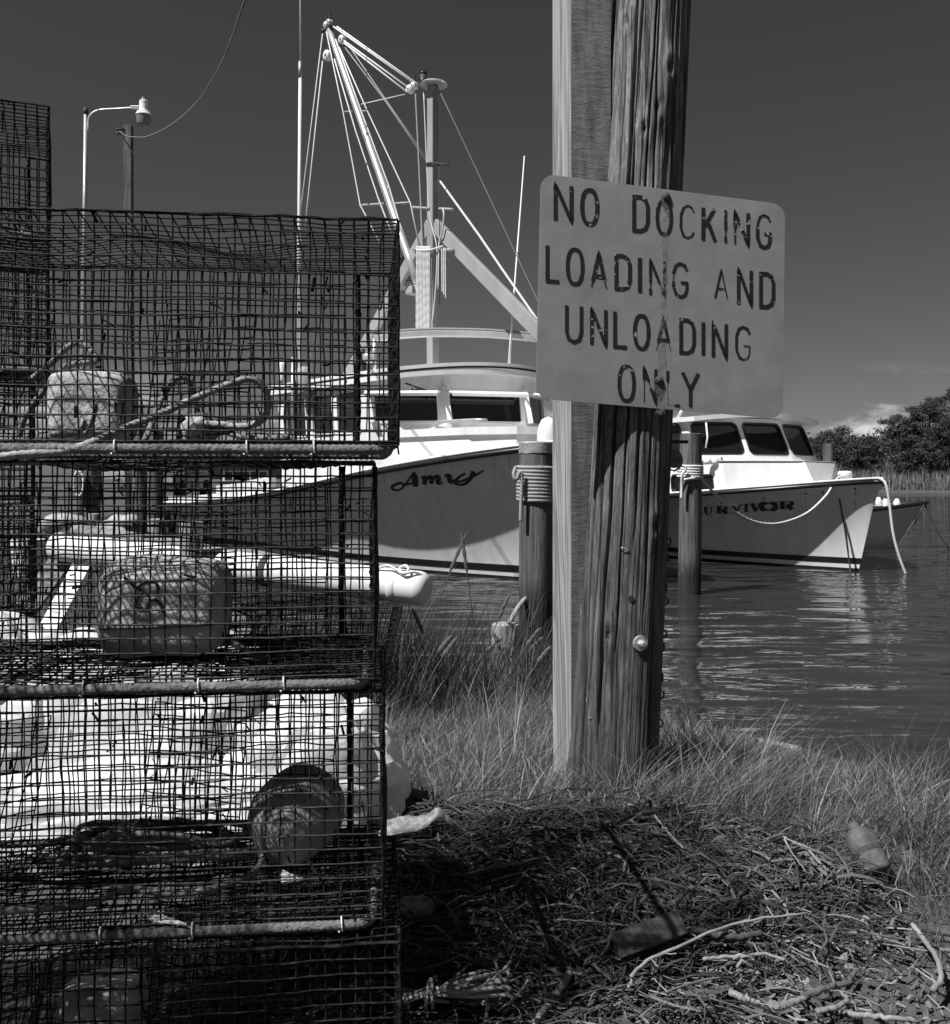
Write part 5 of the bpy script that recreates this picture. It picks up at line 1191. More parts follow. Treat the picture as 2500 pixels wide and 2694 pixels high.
tube_w(SR, SH, 'bow_chock', [P(2192, 1268, 14.75), P(2197, 1258, 14.75), P(2206, 1258, 14.75), P(2212, 1266, 14.75)], 0.018, 'rust', 6)
for u in (1862, 1883): mb = MB(); mb.lathe([(0.0, 0.0), (0.07, 0.0), (0.06, 0.09), (0.03, 0.12), (0, 0.125)], SH.loc(P(u, 1222, 15.6)), None, 14); mb.build('vent_cap', 'gel_white', SR, smooth=True)
rope('mooring_rope', [P(2228, 1250, 14.9), P(2205, 1258, 14.75), P(2192, 1275, 14.5), P(2170, 1308, 14.2), P(2120, 1352, 13.6), P(2050, 1377, 13.0), P(1990, 1374, 12.6), P(1940, 1350, 12.25), P(1890, 1308, 12.0), P(1852, 1268, 11.82), P(1835, 1258, 11.68), P(1800, 1262, 11.6)], 0.018, 'rope_white', 'white mooring rope sagging from the right boat to the slimmer piling', n=160, step=0.03, pitch=0.12, sides=7)
rope('mooring_rope', [P(2290, 1262, 14.5), P(2312, 1258, 14.3), P(2330, 1272, 14.2), P(2340, 1320, 14.2), P(2350, 1400, 14.2), P(2365, 1460, 14.2), P(2384, 1512, 14.2)], 0.020, 'rope_white', 'thick white rope hanging off the right boat bow into the water', n=120, step=0.03, pitch=0.16, sides=8)
pts = [cast(SH.bvh, u, v, 0.012) for u, v in ((2209, 1312), (2216, 1350), (2223, 1390), (2230, 1440), (2236, 1485))]; pts = [p for p in pts if p is not None] + [P(2238, 1512, 14.6)]
tube_w(SR, SH, 'bow_line', pts, 0.011, 'rope_dark', 6, sp=True)
# bold serif lettering, rising with the sheer
def serif(ch, x0, x1, yb, h):
    w = x1 - x0; S = []; Wd = []; X = lambda f: x0 + w * f; Yv = lambda f: yb - h * f
    sw, tw, sf = 0.30 * w, 0.11 * w, 0.08 * h
    def ln(a, b, wd): S.append([(X(a[0]), Yv(a[1])), (X(b[0]), Yv(b[1]))]); Wd.append(wd)
    def cv(pts, wd): S.append([(X(a), Yv(b)) for a, b in pts]); Wd.append(wd)
    if ch == 'U': ln((0.22, 1), (0.22, 0.3), sw); cv([(0.22, 0.3), (0.35, 0.04), (0.6, 0.04), (0.8, 0.3)], [sw, sf * 1.6, sf * 1.4, tw]); ln((0.8, 0.3), (0.8, 1), tw); ln((0, 0.97), (0.46, 0.97), sf); ln((0.62, 0.97), (1, 0.97), sf)
    if ch == 'R': ln((0.24, 0), (0.24, 1), sw); cv([(0.3, 0.96), (0.65, 0.96), (0.82, 0.74), (0.65, 0.5), (0.3, 0.5)], [sf * 1.2, sf * 1.2, sw * .95, sf * 1.2, sf * 1.2]); ln((0.5, 0.5), (0.84, 0.02), sw * 0.95); ln((0, 0.03), (0.48, 0.03), sf); ln((0, 0.97), (0.4, 0.97), sf); ln((0.72, 0.03), (1.02, 0.03), sf)
    if ch == 'V': ln((0.2, 1), (0.52, 0), sw); ln((0.82, 1), (0.56, 0.02), tw); ln((0, 0.97), (0.44, 0.97), sf); ln((0.66, 0.97), (1, 0.97), sf)
    if ch == 'I': ln((0.5, 0), (0.5, 1), sw * 1.8); ln((0.08, 0.03), (0.92, 0.03), sf); ln((0.08, 0.97), (0.92, 0.97), sf)
    if ch == 'O': cv([(0.5, 0.97), (0.16, 0.78), (0.16, 0.22), (0.5, 0.03)], [sf * 1.2, sw, sw, sf * 1.2]); cv([(0.5, 0.97), (0.84, 0.78), (0.84, 0.22), (0.5, 0.03)], [sf * 1.2, sw, sw, sf * 1.2])
    if ch == 'S': cv([(0.85, 0.72), (0.7, 0.95), (0.35, 0.95), (0.18, 0.74), (0.4, 0.56), (0.7, 0.42), (0.82, 0.22), (0.6, 0.04), (0.3, 0.05), (0.12, 0.3)], [tw, tw, tw, sw, sw, sw, sw, tw, tw, tw])
    return S, Wd
for ch, z0_, z1_ in (('S', 290, 345), ('U', 350, 410), ('R', 415, 490), ('V', 480, 545), ('I', 545, 585), ('V', 585, 672), ('O', 675, 790), ('R', 792, 905)):
    if ch == 'O': z0_, z1_ = 690, 800
    if z0_ == 585: z0_, z1_ = 630, 705
    if z0_ == 545: z0_, z1_ = 590, 628
    if z0_ == 480: z0_, z1_ = 505, 590
    if z0_ == 415: z0_, z1_ = 425, 505
    if z0_ == 792: z0_, z1_ = 805, 905
    xm = (z0_ + z1_) / 2; yb = 818 - (xm - 335) * 0.068
    S_, W_ = serif(ch, 1700 + z0_ / 2.31, 1700 + z1_ / 2.31, 1000 + yb / 2.31, 20)
    paint(SH, SR, S_, W_)

def weep_mat():
    m = mat('rust_weep', 0.16, 0.16); t = m.node_tree; b = t.nodes['Principled BSDF']; b.inputs['Roughness'].default_value = 0.8
    c = t.nodes.new('ShaderNodeTexCoord'); mp = t.nodes.new('ShaderNodeMapping'); mp.inputs['Scale'].default_value = (30, 30, 3); n = t.nodes.new('ShaderNodeTexNoise'); n.inputs['Scale'].default_value = 1; n.inputs['Detail'].default_value = 5
    t.links.new(c.outputs['Object'], mp.inputs[0]); t.links.new(mp.outputs[0], n.inputs[0])
    r = t.nodes.new('ShaderNodeMapRange'); r.inputs[1].default_value = 0.42; r.inputs[2].default_value = 0.75; r.inputs[4].default_value = 0.55; t.links.new(n.outputs[0], r.inputs[0]); t.links.new(r.outputs[0], b.inputs['Alpha'])
weep_mat()
for hull_, root_, spots in ((AH, AR, ((1010, 1235, 60), (1120, 1215, 85), (1190, 1205, 50), (1300, 1195, 95), (1340, 1192, 55), (700, 1300, 50))), (SH, SR, ((1900, 1322, 60), (2010, 1310, 45), (2120, 1298, 70), (2165, 1294, 40), (2250, 1285, 60)))):
    for (u, v, l_) in spots:
        paint(hull_, root_, [[(u, v), (u + 1.5, v + l_ * 0.5), (u + 1, v + l_)]], [[5, 4, 1.5]], name='rust_weep', m='rust_weep')
        paint(hull_, root_, [[(u - 3, v), (u + 3, v - 0.5)]], [4], name='scupper')

# ---- small skiff beyond it
KH = Hull((9.22, 19.4), -10, 5.2, 0.9, 0.75, 0.68, 2.6, 2.6, [(0, 0.93), (1.2, 0.80), (3, 0.72), (5.2, 0.7)], flare=1.6, z0=-0.1, blunt=0.3)
KR = empty('skiff', (9.22, 19.4, 0), R(-10)); tag(KR, 'small grey skiff with a dark rail moored behind the right boat', 'boat')
sh = KH.shell(); sh.build('hull', 'gel_white', KR, smooth=True); deck(KH, KR, 0.9, 'paint_white')
for side in (-1, 1): KH.rail(1.0, 0.01, 0.04, side).build('rub_rail', 'paint_black', KR, smooth=True)
for (u, v) in ((2312, 1318), (2330, 1322), (2360, 1322)): mb = MB(); mb.lathe([(0, -0.1), (0.05, -0.1), (0.07, 0), (0.03, 0.08), (0, 0.08)], KH.loc(P(u, v, 19.5)), None, 12); mb.build('deck_fitting', 'paint_white', KR, smooth=True)
rope('mooring_rope', [P(2434, 1325, 19.3), P(2450, 1365, 19.3), P(2475, 1412, 19.3), P(2496, 1442, 19.3)], 0.016, 'rope_dark', 'dark rope running from the skiff bow to the right', n=40, step=0.06, twist=False, sides=6)
rope('mooring_rope', [P(2432, 1328, 19.2), P(2410, 1362, 19.2), P(2388, 1398, 19.1), P(2398, 1396, 19.1), P(2420, 1350, 19.2), P(2432, 1330, 19.2)], 0.014, 'rope_dark', 'dark looped line hanging under the skiff bow', n=60, step=0.05, twist=False, sides=6)
rope('mooring_rope', [P(2430, 1332, 19.2), P(2395, 1390, 19.1), P(2362, 1438, 19.0)], 0.012, 'rope_dark', 'thin dark line from the skiff bow down to the water', n=30, step=0.06, twist=False, sides=6)
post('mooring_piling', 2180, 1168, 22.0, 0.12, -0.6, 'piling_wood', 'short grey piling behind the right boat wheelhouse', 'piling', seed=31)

# ------------------------------------------------------------------ grass, reeds
def blades(n, x, y, z, ht, width, lean_dir, lean_amt, rnd, segs=3):
    "curved tapering blades, vectorised"
    t = np.linspace(0, 1, segs + 1)
    L = np.stack([np.cos(lean_dir), np.sin(lean_dir)], -1) * (lean_amt * ht)[:, None]
    cx = x[:, None] + L[:, 0:1] * t[None] ** 1.8; cy = y[:, None] + L[:, 1:2] * t[None] ** 1.8
    drop = np.sqrt(np.clip(1 - (lean_amt[:, None] * 0.6) ** 2, 0.3, 1)); cz = z[:, None] + ht[:, None] * t[None] * drop
    fa = rng.uniform(0, math.pi, n); wx = np.cos(fa)[:, None] * width[:, None] * (1 - 0.92 * t[None]) / 2; wy = np.sin(fa)[:, None] * width[:, None] * (1 - 0.92 * t[None]) / 2
    A = np.stack([cx - wx, cy - wy, cz], -1); B = np.stack([cx + wx, cy + wy, cz], -1)
    V = np.stack([A, B], 2).reshape(n, -1, 3); m = (segs + 1) * 2
    base = (np.arange(n) * m)[:, None, None]; q = np.array([(2 * i, 2 * i + 1, 2 * i + 3, 2 * i + 2) for i in range(segs)])[None]
    return V.reshape(-1, 3), (base + q).reshape(-1, 4), np.repeat(rnd, m)
def vnoise(x, y, s, seed=0): return np.array([N3(a * s, b * s, seed) for a, b in zip(x, y)])
FBX = [-3.0, -0.3, 0.6, 0.83, 1.03, 1.12, 1.2, 3.5]; FBY = [2.88, 2.82, 2.78, 2.64, 2.42, 2.12, 1.7, 1.5]
def grass_field():
    nc = 9500
    cy = 1.7 + 6.6 * rng.random(nc) ** 1.75; cx = rng.uniform(-2.2, 3.2, nc)
    cx = np.where(rng.random(nc) < 0.3, rng.uniform(-0.5, 0.95, nc), cx)
    wob = 0.09 * vnoise(cx, cy, 5, 17)
    hol = np.exp(-(((cx - 0.98) / 0.11) ** 2 + ((cy - 2.68) / 0.09) ** 2)) + np.exp(-(((cx - 1.35) / 0.11) ** 2 + ((cy - 4.0) / 0.14) ** 2)) + 0.7 * np.exp(-(((cx - 1.75) / 0.12) ** 2 + ((cy - 3.7) / 0.12) ** 2))
    keep = (cy > np.interp(cx, FBX, FBY) + wob) & (cy < shore(cx) - 0.10) & (cx > -0.56 * cy - 0.1) & (cx < 0.56 * cy + 0.7) & (((cx - 0.45) ** 2 + (cy - 3.13) ** 2) > 0.16 ** 2)
    keep &= ~((cx < -0.28) & (cy < 3.2)) & ~((cx < 0.75) & (cy > 5.0)) & (rng.random(nc) < np.clip(1 - 1.3 * hol, 0.02, 1))
    cx, cy = cx[keep], cy[keep]; nc = len(cx)
    cl = vnoise(cx, cy, 2.2, 3); c2 = vnoise(cx, cy, 7, 5)
    tuft = np.exp(-(((cx - 0.95) / 0.33) ** 2 + ((cy - 3.02) / 0.30) ** 2)) + 0.8 * np.exp(-(((cx - 1.5) / 0.3) ** 2 + ((cy - 2.95) / 0.4) ** 2)) + 0.9 * np.exp(-(((cx - 0.45) / 0.30) ** 2 + ((cy - 3.05) / 0.22) ** 2)) + 0.5 * np.exp(-(((cx - 0.2) / 0.5) ** 2 + ((cy - 4.2) / 0.6) ** 2))
    ch = (0.062 + 0.06 * np.clip(cl, -.5, 1) + 0.07 * np.clip(c2, -.4, 1) + 0.075 * tuft) * np.exp(rng.normal(0, 0.38, nc))
    ch = ch * np.clip((shore(cx) - cy) / 1.0, 0.45, 1) * np.where((cx > 0.6) & (cy > 3.5), 0.6, 1.0); ch = np.clip(ch, 0.022, 0.26)
    cb = np.clip(0.34 + 0.22 * cl + 0.20 * c2 + 0.16 * rng.standard_normal(nc), 0.02, 1)
    per = np.clip(rng.poisson(13 + 8 * (cy < 3.6), nc), 4, 40); idx = np.repeat(np.arange(nc), per); n = len(idx)
    sp = 0.012 + 0.10 * ch[idx]; ox = rng.normal(0, 1, n) * sp; oy = rng.normal(0, 1, n) * sp
    x = cx[idx] + ox; y = cy[idx] + oy; k = ((x - 0.45) ** 2 + (y - 3.13) ** 2) > 0.152 ** 2; idx, ox, oy, x, y = idx[k], ox[k], oy[k], x[k], y[k]; n = len(idx)
    ht = ch[idx] * rng.uniform(0.45, 1.35, n)
    ld = np.arctan2(oy + 0.006 * rng.standard_normal(n), ox + 0.012 * (0.4 + tuft[idx]) + 0.006 * rng.standard_normal(n)); la = np.clip(0.25 + 0.5 * rng.random(n) + 0.35 * tuft[idx] + (rng.random(n) < 0.08) * 0.7, 0, 1.5)
    w = 0.0014 + 0.0046 * rng.random(n) ** 2.5 + 0.0003 * (y - 2.5)
    rnd = np.clip(cb[idx] + 0.22 * rng.standard_normal(n), 0, 1)
    mb = MB(); v, q, a = blades(n, x, y, gz(x, y) - 0.012, ht, w, ld, la, rnd); mb.add(v, q, a=a)
    # taller seed stalks standing out of the turf
    m = 900; xs_ = rng.uniform(-0.6, 2.6, m); ys_ = rng.uniform(2.6, 6.5, m); k = (ys_ > np.interp(xs_, FBX, FBY)) & (ys_ < shore(xs_) - 0.1) & (((xs_ - 0.45) ** 2 + (ys_ - 3.13) ** 2) > 0.17 ** 2); xs_, ys_ = xs_[k], ys_[k]; m = len(xs_)
    v, q, a = blades(m, xs_, ys_, gz(xs_, ys_), rng.uniform(0.06, 0.14, m), rng.uniform(0.002, 0.004, m), rng.uniform(0, 6.28, m), rng.uniform(0.1, 0.6, m), rng.uniform(0.5, 1.0, m)); mb.add(v, q, a=a)
    m = 9000; xs_ = rng.uniform(-0.7, 2.4, m); ys_ = 2.5 + 3.5 * rng.random(m) ** 1.5; k = (ys_ > np.interp(xs_, FBX, FBY)) & (ys_ < shore(xs_) - 0.1) & (((xs_ - 0.45) ** 2 + (ys_ - 3.13) ** 2) > 0.16 ** 2) & ~((xs_ < -0.28) & (ys_ < 3.2)); xs_, ys_ = xs_[k], ys_[k]; m = len(xs_)
    v, q, a = blades(m, xs_, ys_, gz(xs_, ys_) - 0.005, rng.uniform(0.04, 0.12, m) * np.where(ys_ > 3.4, 0.7, 1), rng.uniform(0.0035, 0.0075, m), rng.uniform(0, 6.28, m), rng.uniform(0.3, 1.5, m), np.clip(rng.normal(0.45, 0.35, m), 0, 1)); mb.add(v, q, a=a)
    o = mb.build('salt_grass', 'grass', attr=True); tag(o, 'fine pale salt meadow grass round the pole and along the bank', 'grass', kind='stuff')
grass_field()
def reeds():
    n = 15000; x = rng.uniform(-1.9, 0.72, n); y = rng.uniform(4.35, 6.5, n)
    d = vnoise(x, y, 1.3, 21); k = (y < shore(x) - 0.05) & (rng.random(n) < np.clip(0.30 + 1.3 * d, 0.03, 1)) & (((x - 0.545) ** 2 + (y - 8.5) ** 2) > 0.05); x, y = x[k], y[k]; n = len(x)
    ht = (0.16 + 0.55 * rng.random(n) ** 1.6) * (1 + 0.3 * d[k]); ht = np.where(y < 4.8, ht * 0.55, ht)
    mb = MB(); v, q, a = blades(n, x, y, gz(x, y) - 0.03, ht, rng.uniform(0.004, 0.009, n), rng.uniform(-0.9, 1.4, n) + math.pi * (rng.random(n) < 0.3), rng.uniform(0.05, 0.7, n), np.clip(rng.normal(0.26, 0.26, n), 0, 1), segs=4); mb.add(v, q, a=a)
    # seed heads
    for _ in range(26):
        i = rng.integers(n)
        while x[i] < -0.05 * y[i] - 0.1: i = rng.integers(n)
        h = ht[i] * rng.uniform(1.0, 1.3) + 0.1; b = np.array((x[i], y[i], float(gz(x[i], y[i])))); dx = rng.uniform(-0.15, 0.3)
        pts = [b + (dx * t ** 1.6, 0, h * t) for t in np.linspace(0, 1, 7)]; mb.tube(pts, 0.0028, 4, a=0.55)
        mb.tube([b + (dx * t ** 1.6, 0, h * t) for t in np.linspace(0.8, 1.06, 9)], [0.003, 0.009, 0.011, 0.008, 0.011, 0.008, 0.009, 0.006, 0.002], 6, a=0.85)
    o = mb.build('cordgrass', 'reed', attr=True); tag(o, 'tall dark cordgrass standing at the water edge below the left boat', 'grass', kind='stuff')
    # dark shrubby tufts on the right bank
    mb = MB()
    for (cx, cy, s, m) in ((1.50, 4.3, 0.09, 120), (1.02, 5.2, 0.20, 220), (1.58, 3.3, 0.19, 380), (1.32, 2.7, 0.12, 260), (0.72, 3.5, 0.15, 130)):
        xx = cx + 0.1 * rng.standard_normal(m); yy = cy + 0.1 * rng.standard_normal(m)
        v, q, a = blades(m, xx, yy, gz(xx, yy) - 0.02, rng.uniform(0.5, 1.15, m) * s, rng.uniform(0.003, 0.006, m), rng.uniform(0, 6.28, m), rng.uniform(0.1, 0.9, m), np.clip(rng.normal(0.30 if cx < 1.9 else 0.55, 0.2, m), 0, 1)); mb.add(v, q, a=a)
    o = mb.build('bank_weeds', 'reed', attr=True); tag(o, 'wiry weed tufts on the bank right of the pole', 'weeds', kind='stuff')
reeds()
def bank_left():
    n = 9000; x = rng.uniform(-7.5, -0.5, n); y = rng.uniform(4.0, 14, n); k = (y < shore(x) - 0.1) & (x > -0.62 * y) & ~((x > -2.8) & (y < 5.9)) ; x, y = x[k], y[k]; n = len(x)
    mb = MB(); v, q, a = blades(n, x, y, gz(x, y) - 0.02, rng.uniform(0.12, 0.4, n), rng.uniform(0.006, 0.014, n), rng.uniform(0, 6.28, n), rng.uniform(0.2, 0.8, n), np.clip(rng.normal(0.4, 0.25, n), 0, 1)); mb.add(v, q, a=a)
    m = 2200; x = rng.uniform(-3.0, -0.5, m); y = rng.uniform(3.2, 5.8, m)
    v, q, a = blades(m, x, y, gz(x, y) - 0.02, rng.uniform(0.12, 0.32, m), rng.uniform(0.004, 0.008, m), rng.uniform(0, 6.28, m), rng.uniform(0.2, 0.8, m), np.clip(rng.normal(0.35, 0.25, m), 0, 1)); mb.add(v, q, a=a)
    o = mb.build('bank_grass', 'reed', attr=True); tag(o, 'rough grass on the left bank seen through the pots', 'grass', kind='stuff')
bank_left()

# ------------------------------------------------------------------ heap of old rope and wrack
def heap_z(x, y): return gz(x, y) + 0.012
def rope_heap():
    mb = MB(); n = 8500
    for i in range(n):
        while True:
            x = rng.uniform(-0.45, 1.3); y = rng.uniform(1.95, 3.0)
            wob = 0.10 * N3(x * 5, y * 5, 7) + 0.05 * N3(x * 14, y * 14, 2)
            fb = np.interp(x, FBX, FBY) + wob * 1.1; edge = np.interp(y, [1.9, 2.15, 2.3, 2.5, 2.7, 3.0], [0.15, 0.4, 0.7, 0.85, 0.8, 0.55]) + wob
            dens = float(np.clip(1 - (x - edge) / 0.3, 0.04, 1)) * (0.35 + 0.65 * sstep(1.95, 2.4, y)) * float(np.clip(0.75 + 1.2 * N3(x * 4, y * 4, 12), 0.2, 1))
            if y < fb + 0.02 and rng.random() < dens: break
        kind = rng.random()
        L = rng.uniform(0.05, 0.36); m = 7; th = rng.uniform(0, 2 * math.pi) if rng.random() < 0.4 else 1.2 * N3(x * 3, y * 3, 4) + rng.normal(0.0, 0.4) + math.pi * (rng.random() < 0.5)
        cur = rng.normal(0, 7.0) if kind > 0.25 else 0.0; px, py = x, y; pts = []; lift = 0.048 * rng.random() ** 1.4 * (1.0 if y > 2.45 else 0.5) * float(np.clip(1.2 - (x - edge + 0.5), 0.2, 1)); ph = rng.uniform(0, 6.28); fq = rng.uniform(3, 6); hu = 0.03 * rng.random() ** 2; tilt = rng.normal(0, 0.02)
        for k in range(m):
            f = k / (m - 1); pts.append((px, py, lift + 0.006 * math.sin(ph + f * fq) + hu * math.sin(math.pi * f) + tilt * f))
            th += cur * L / m * 0.5 + (rng.normal(0, 0.33) if kind > 0.25 else rng.normal(0, 0.05)); px += math.cos(th) * L / m; py += math.sin(th) * L / m * 0.8
        pts = np.array(pts); pts[:, 2] += heap_z(pts[:, 0], pts[:, 1]); r = rng.choice([0.0009, 0.0015, 0.0022, 0.0031, 0.0046], p=[0.36, 0.36, 0.19, 0.07, 0.02])
        rr_ = r * (1 + 0.25 * rng.standard_normal(m)) if r > 0.002 else np.linspace(r, r * 0.5, m)
        mb.tube(pts, np.clip(rr_, 0.0005, 0.006), 4 if r < 0.002 else 5, a=float(np.clip(rng.normal(0.24, 0.17) + (0.45 if rng.random() < 0.06 else 0), 0, 1)), cap=False)
    for i in range(6500):
        x = rng.uniform(-0.45, 1.25); y = rng.uniform(1.95, 2.95)
        wob = 0.10 * N3(x * 5, y * 5, 7) + 0.05 * N3(x * 14, y * 14, 2)
        if y > np.interp(x, FBX, FBY) + wob * 1.1 + 0.02: continue
        edge = np.interp(y, [1.9, 2.15, 2.3, 2.5, 2.7, 3.0], [0.15, 0.4, 0.65, 0.85, 0.85, 0.6]) + wob
        if rng.random() > np.clip(1 - (x - edge) / 0.25, 0.10, 1) * (0.4 + 0.6 * sstep(2.0, 2.4, y)): continue
        L = rng.uniform(0.02, 0.16); wd = rng.uniform(0.0012, 0.0042); th = 1.2 * N3(x * 3, y * 3, 4) + rng.normal(0, 0.8); z0_ = 0.006 + 0.05 * rng.random() ** 1.5; bend = rng.normal(0, 0.6); roll = rng.normal(0, 0.7); G = []
        for k in range(4):
            f = k / 3; zz_ = z0_ + 0.02 * math.sin(math.pi * f) * rng.random() + rng.normal(0, 0.003); cx, cy = x + math.cos(th + bend * f) * L * f, y + math.sin(th + bend * f) * L * f * 0.85
            n_ = np.array((-math.sin(th) * math.cos(roll), math.cos(th) * math.cos(roll), math.sin(roll))) * wd * (1 - 0.6 * f ** 3); c0 = np.array((cx, cy, float(heap_z(cx, cy)) + zz_)); G.append([c0 - n_, c0 + n_])
        mb.grid(np.array(G), a=float(np.clip(rng.normal(0.34, 0.22) + (0.4 if rng.random() < 0.07 else 0), 0, 1)))
    o = mb.build('rope_heap', 'wrack', smooth=True, attr=True); tag(o, 'low dark heap of tangled old rope and wrack in front of the pole', 'rope heap', kind='stuff')
    # chips, leaves, husks on the bare ground at the right
    mb = MB()
    for i in range(2300):
        y = rng.uniform(1.9, 2.75); x = rng.uniform(0.1, 1.45) if rng.random() < 0.85 else rng.uniform(-0.2, 0.5)
        if y > np.interp(x, FBX, FBY) + 0.1: continue
        s = rng.uniform(0.003, 0.011) * (1.5 if rng.random() < 0.10 else 1); a = rng.uniform(0, 6.28); e = rng.uniform(0.25, 0.8); z = float(heap_z(x, y)) + rng.uniform(0.0, 0.02); tl = rng.normal(0, 0.4, 2)
        pts = []
        for t in np.linspace(0, 2 * math.pi, 9)[:-1]:
            jr = rng.uniform(0.45, 1.25); u_, v_ = s * jr * math.cos(t), s * jr * e * math.sin(t); pts.append((x + u_ * math.cos(a) - v_ * math.sin(a), y + u_ * math.sin(a) + v_ * math.cos(a), z + u_ * tl[0] + v_ * tl[1] + 0.2 * s * rng.random()))
        mb.poly(pts, a=float(np.clip(rng.normal(0.38, 0.26), 0, 1)))
    for i in range(700):
        y = rng.uniform(1.9, 2.8); x = rng.uniform(0.0, 1.4)
        if y > np.interp(x, FBX, FBY) + 0.1: continue
        a = rng.uniform(0, 6.28); L = rng.uniform(0.02, 0.10); z = float(heap_z(x, y)) + rng.uniform(0.003, 0.03)
        mb.tube([(x, y, z), (x + L * 0.5 * math.cos(a), y + L * 0.5 * math.sin(a), z + 0.01 * rng.random()), (x + L * math.cos(a + .2), y + L * math.sin(a + .2), z + rng.uniform(-0.004, 0.012))], rng.uniform(0.001, 0.0028), 4, a=float(rng.uniform(0.4, 1)))
    o = mb.build('leaf_litter', 'leaf_litter', attr=True); tag(o, 'dry chips, husks and leaf litter on the bare ground at lower right', 'litter', kind='stuff')
rope_heap()

# single pieces lying on the heap: a point on the ground seen at a pixel
def G_(u, v, up=0.0):
    Y = 2.3
    for _ in range(30):
        p = P(u, v, Y); z = float(heap_z(p[0], p[1])) + up; Y = 0.6 * Y + 0.4 * (EYE - z) * F / (v - HOR)
    return P(u, v, Y)
def stick(name, uv, r, m, label, cat='stick', up=0.045, taper=0.5, knots=True, twigs=0):
    pts = [G_(u, v, up + 0.02) for u, v in uv]; p = spline(pts, 36); r = r * 0.72; p = p + 0.004 * np.array([[N3(i * 0.35, uv[0][0], 1), N3(i * 0.35, uv[0][0], 2), N3(i * 0.35, uv[0][1], 3)] for i in range(36)]); rr = np.linspace(1, taper, 36) * r * (1 + (0.10 * np.array([N3(i * 0.28, uv[0][0]) for i in range(36)]) if knots else 0))
    mb = MB(); mb.tube(p, rr, 9)
    for k in range(twigs):
        i = int(rng.integers(4, 32)); d = rng.normal(0, 1, 3) * (1, 1, 0.3); d /= np.linalg.norm(d); mb.tube([p[i], p[i] + d * 0.02, p[i] + d * 0.035 + (0, 0, 0.004)], r * 0.35, 5)
    c = Vector(p[0]); o = mb.build(name, m, None, smooth=True, local=Matrix.Translation(-c)); o.location = c; tag(o, label, cat); return o
stick('dead_stick', [(1660, 2570), (1700, 2530), (1790, 2490), (1880, 2448), (1960, 2425), (2040, 2412), (2125, 2402)], 0.0062, 'dead_stick', 'long pale stick slanting across the rope heap', twigs=3, up=0.06)
stick('dead_stick', [(1655, 2600), (1672, 2560), (1705, 2532)], 0.005, 'dead_stick', 'short pale fork at the lower end of the long stick', up=0.05)
stick('root', [(1850, 2525), (1900, 2518), (1960, 2516), (2010, 2510), (2066, 2526)], 0.0065, 'dead_stick', 'pale twisted root lying level below the long stick', twigs=5, up=0.03, taper=0.75)
stick('root', [(2400, 2432), (2425, 2465), (2452, 2500), (2472, 2540), (2476, 2575), (2455, 2605)], 0.008, 'dead_stick', 'pale hooked root curling down at the right edge', up=0.03, taper=1.1)
stick('dead_stick', [(2232, 2668), (2280, 2672), (2340, 2678), (2405, 2684)], 0.0085, 'dead_stick', 'short thick pale stick at the bottom right', up=0.015, taper=0.8, knots=False)
stick('reed_stalk', [(1722, 2145), (1750, 2180), (1798, 2232)], 0.0038, 'dead_stick', 'straight pale reed stalk leaning on the back of the heap', up=0.10, taper=0.8, knots=False)
stick('reed_stalk', [(2062, 2202), (2085, 2245), (2120, 2292)], 0.004, 'dead_stick', 'pale bent reed, left half, lying in front of the grass tuft', up=0.09, knots=False)
stick('reed_stalk', [(2062, 2202), (2110, 2225), (2168, 2245)], 0.003, 'dead_stick', 'thin pale reed lying right of the bent reed', up=0.08, knots=False)
stick('twig', [(1466, 2419), (1540, 2423), (1600, 2429), (1670, 2437)], 0.0028, 'dead_stick', 'straight thin pale twig left of the dark plank', up=0.05, knots=False)
stick('twig', [(1310, 2400), (1340, 2448), (1372, 2470), (1425, 2485)], 0.0024, 'dead_stick', 'thin curved pale twig in the shaded part of the heap', up=0.05)
stick('twig', [(1345, 2530), (1320, 2555), (1290, 2580), (1240, 2612)], 0.0045, 'dead_stick', 'pale twig rising out of the rope bundle', up=0.06, taper=0.6)
stick('twig', [(1395, 2570), (1360, 2620), (1310, 2660)], 0.004, 'dead_stick', 'pale twig in shade right of the rope bundle', up=0.04)
stick('root', [(1500, 2560), (1470, 2610), (1430, 2660), (1400, 2700)], 0.011, 'driftwood', 'thick grey root lying at the bottom centre', up=0.03, taper=0.8)
stick('root', [(1830, 2445), (1880, 2458), (1940, 2465), (2005, 2455)], 0.011, 'rope_dark', 'dark thick root under the long stick', up=0.035, taper=0.9)
for k, (uv, lb) in enumerate((([(2030, 2650), (2080, 2640), (2120, 2625)], 'plump grey root end at the bottom right of centre'), ([(2110, 2625), (2170, 2600), (2230, 2585), (2250, 2555)], 'dark ribbed root arching over the bare ground'), ([(1920, 2610), (1960, 2628), (2000, 2640)], 'grey root stub in shade at the bottom'), ([(1850, 2580), (1885, 2600), (1930, 2595)], 'small grey root beside the shadow edge'), ([(2150, 2660), (2200, 2650), (2230, 2630), (2210, 2612)], 'curled grey root loop at the bottom right'))):
    stick('root', uv, (0.013, 0.011, 0.012, 0.010, 0.009)[k], ('driftwood', 'dark_plank', 'driftwood', 'dark_plank', 'rope_grey')[k], lb, up=0.004, taper=0.6)
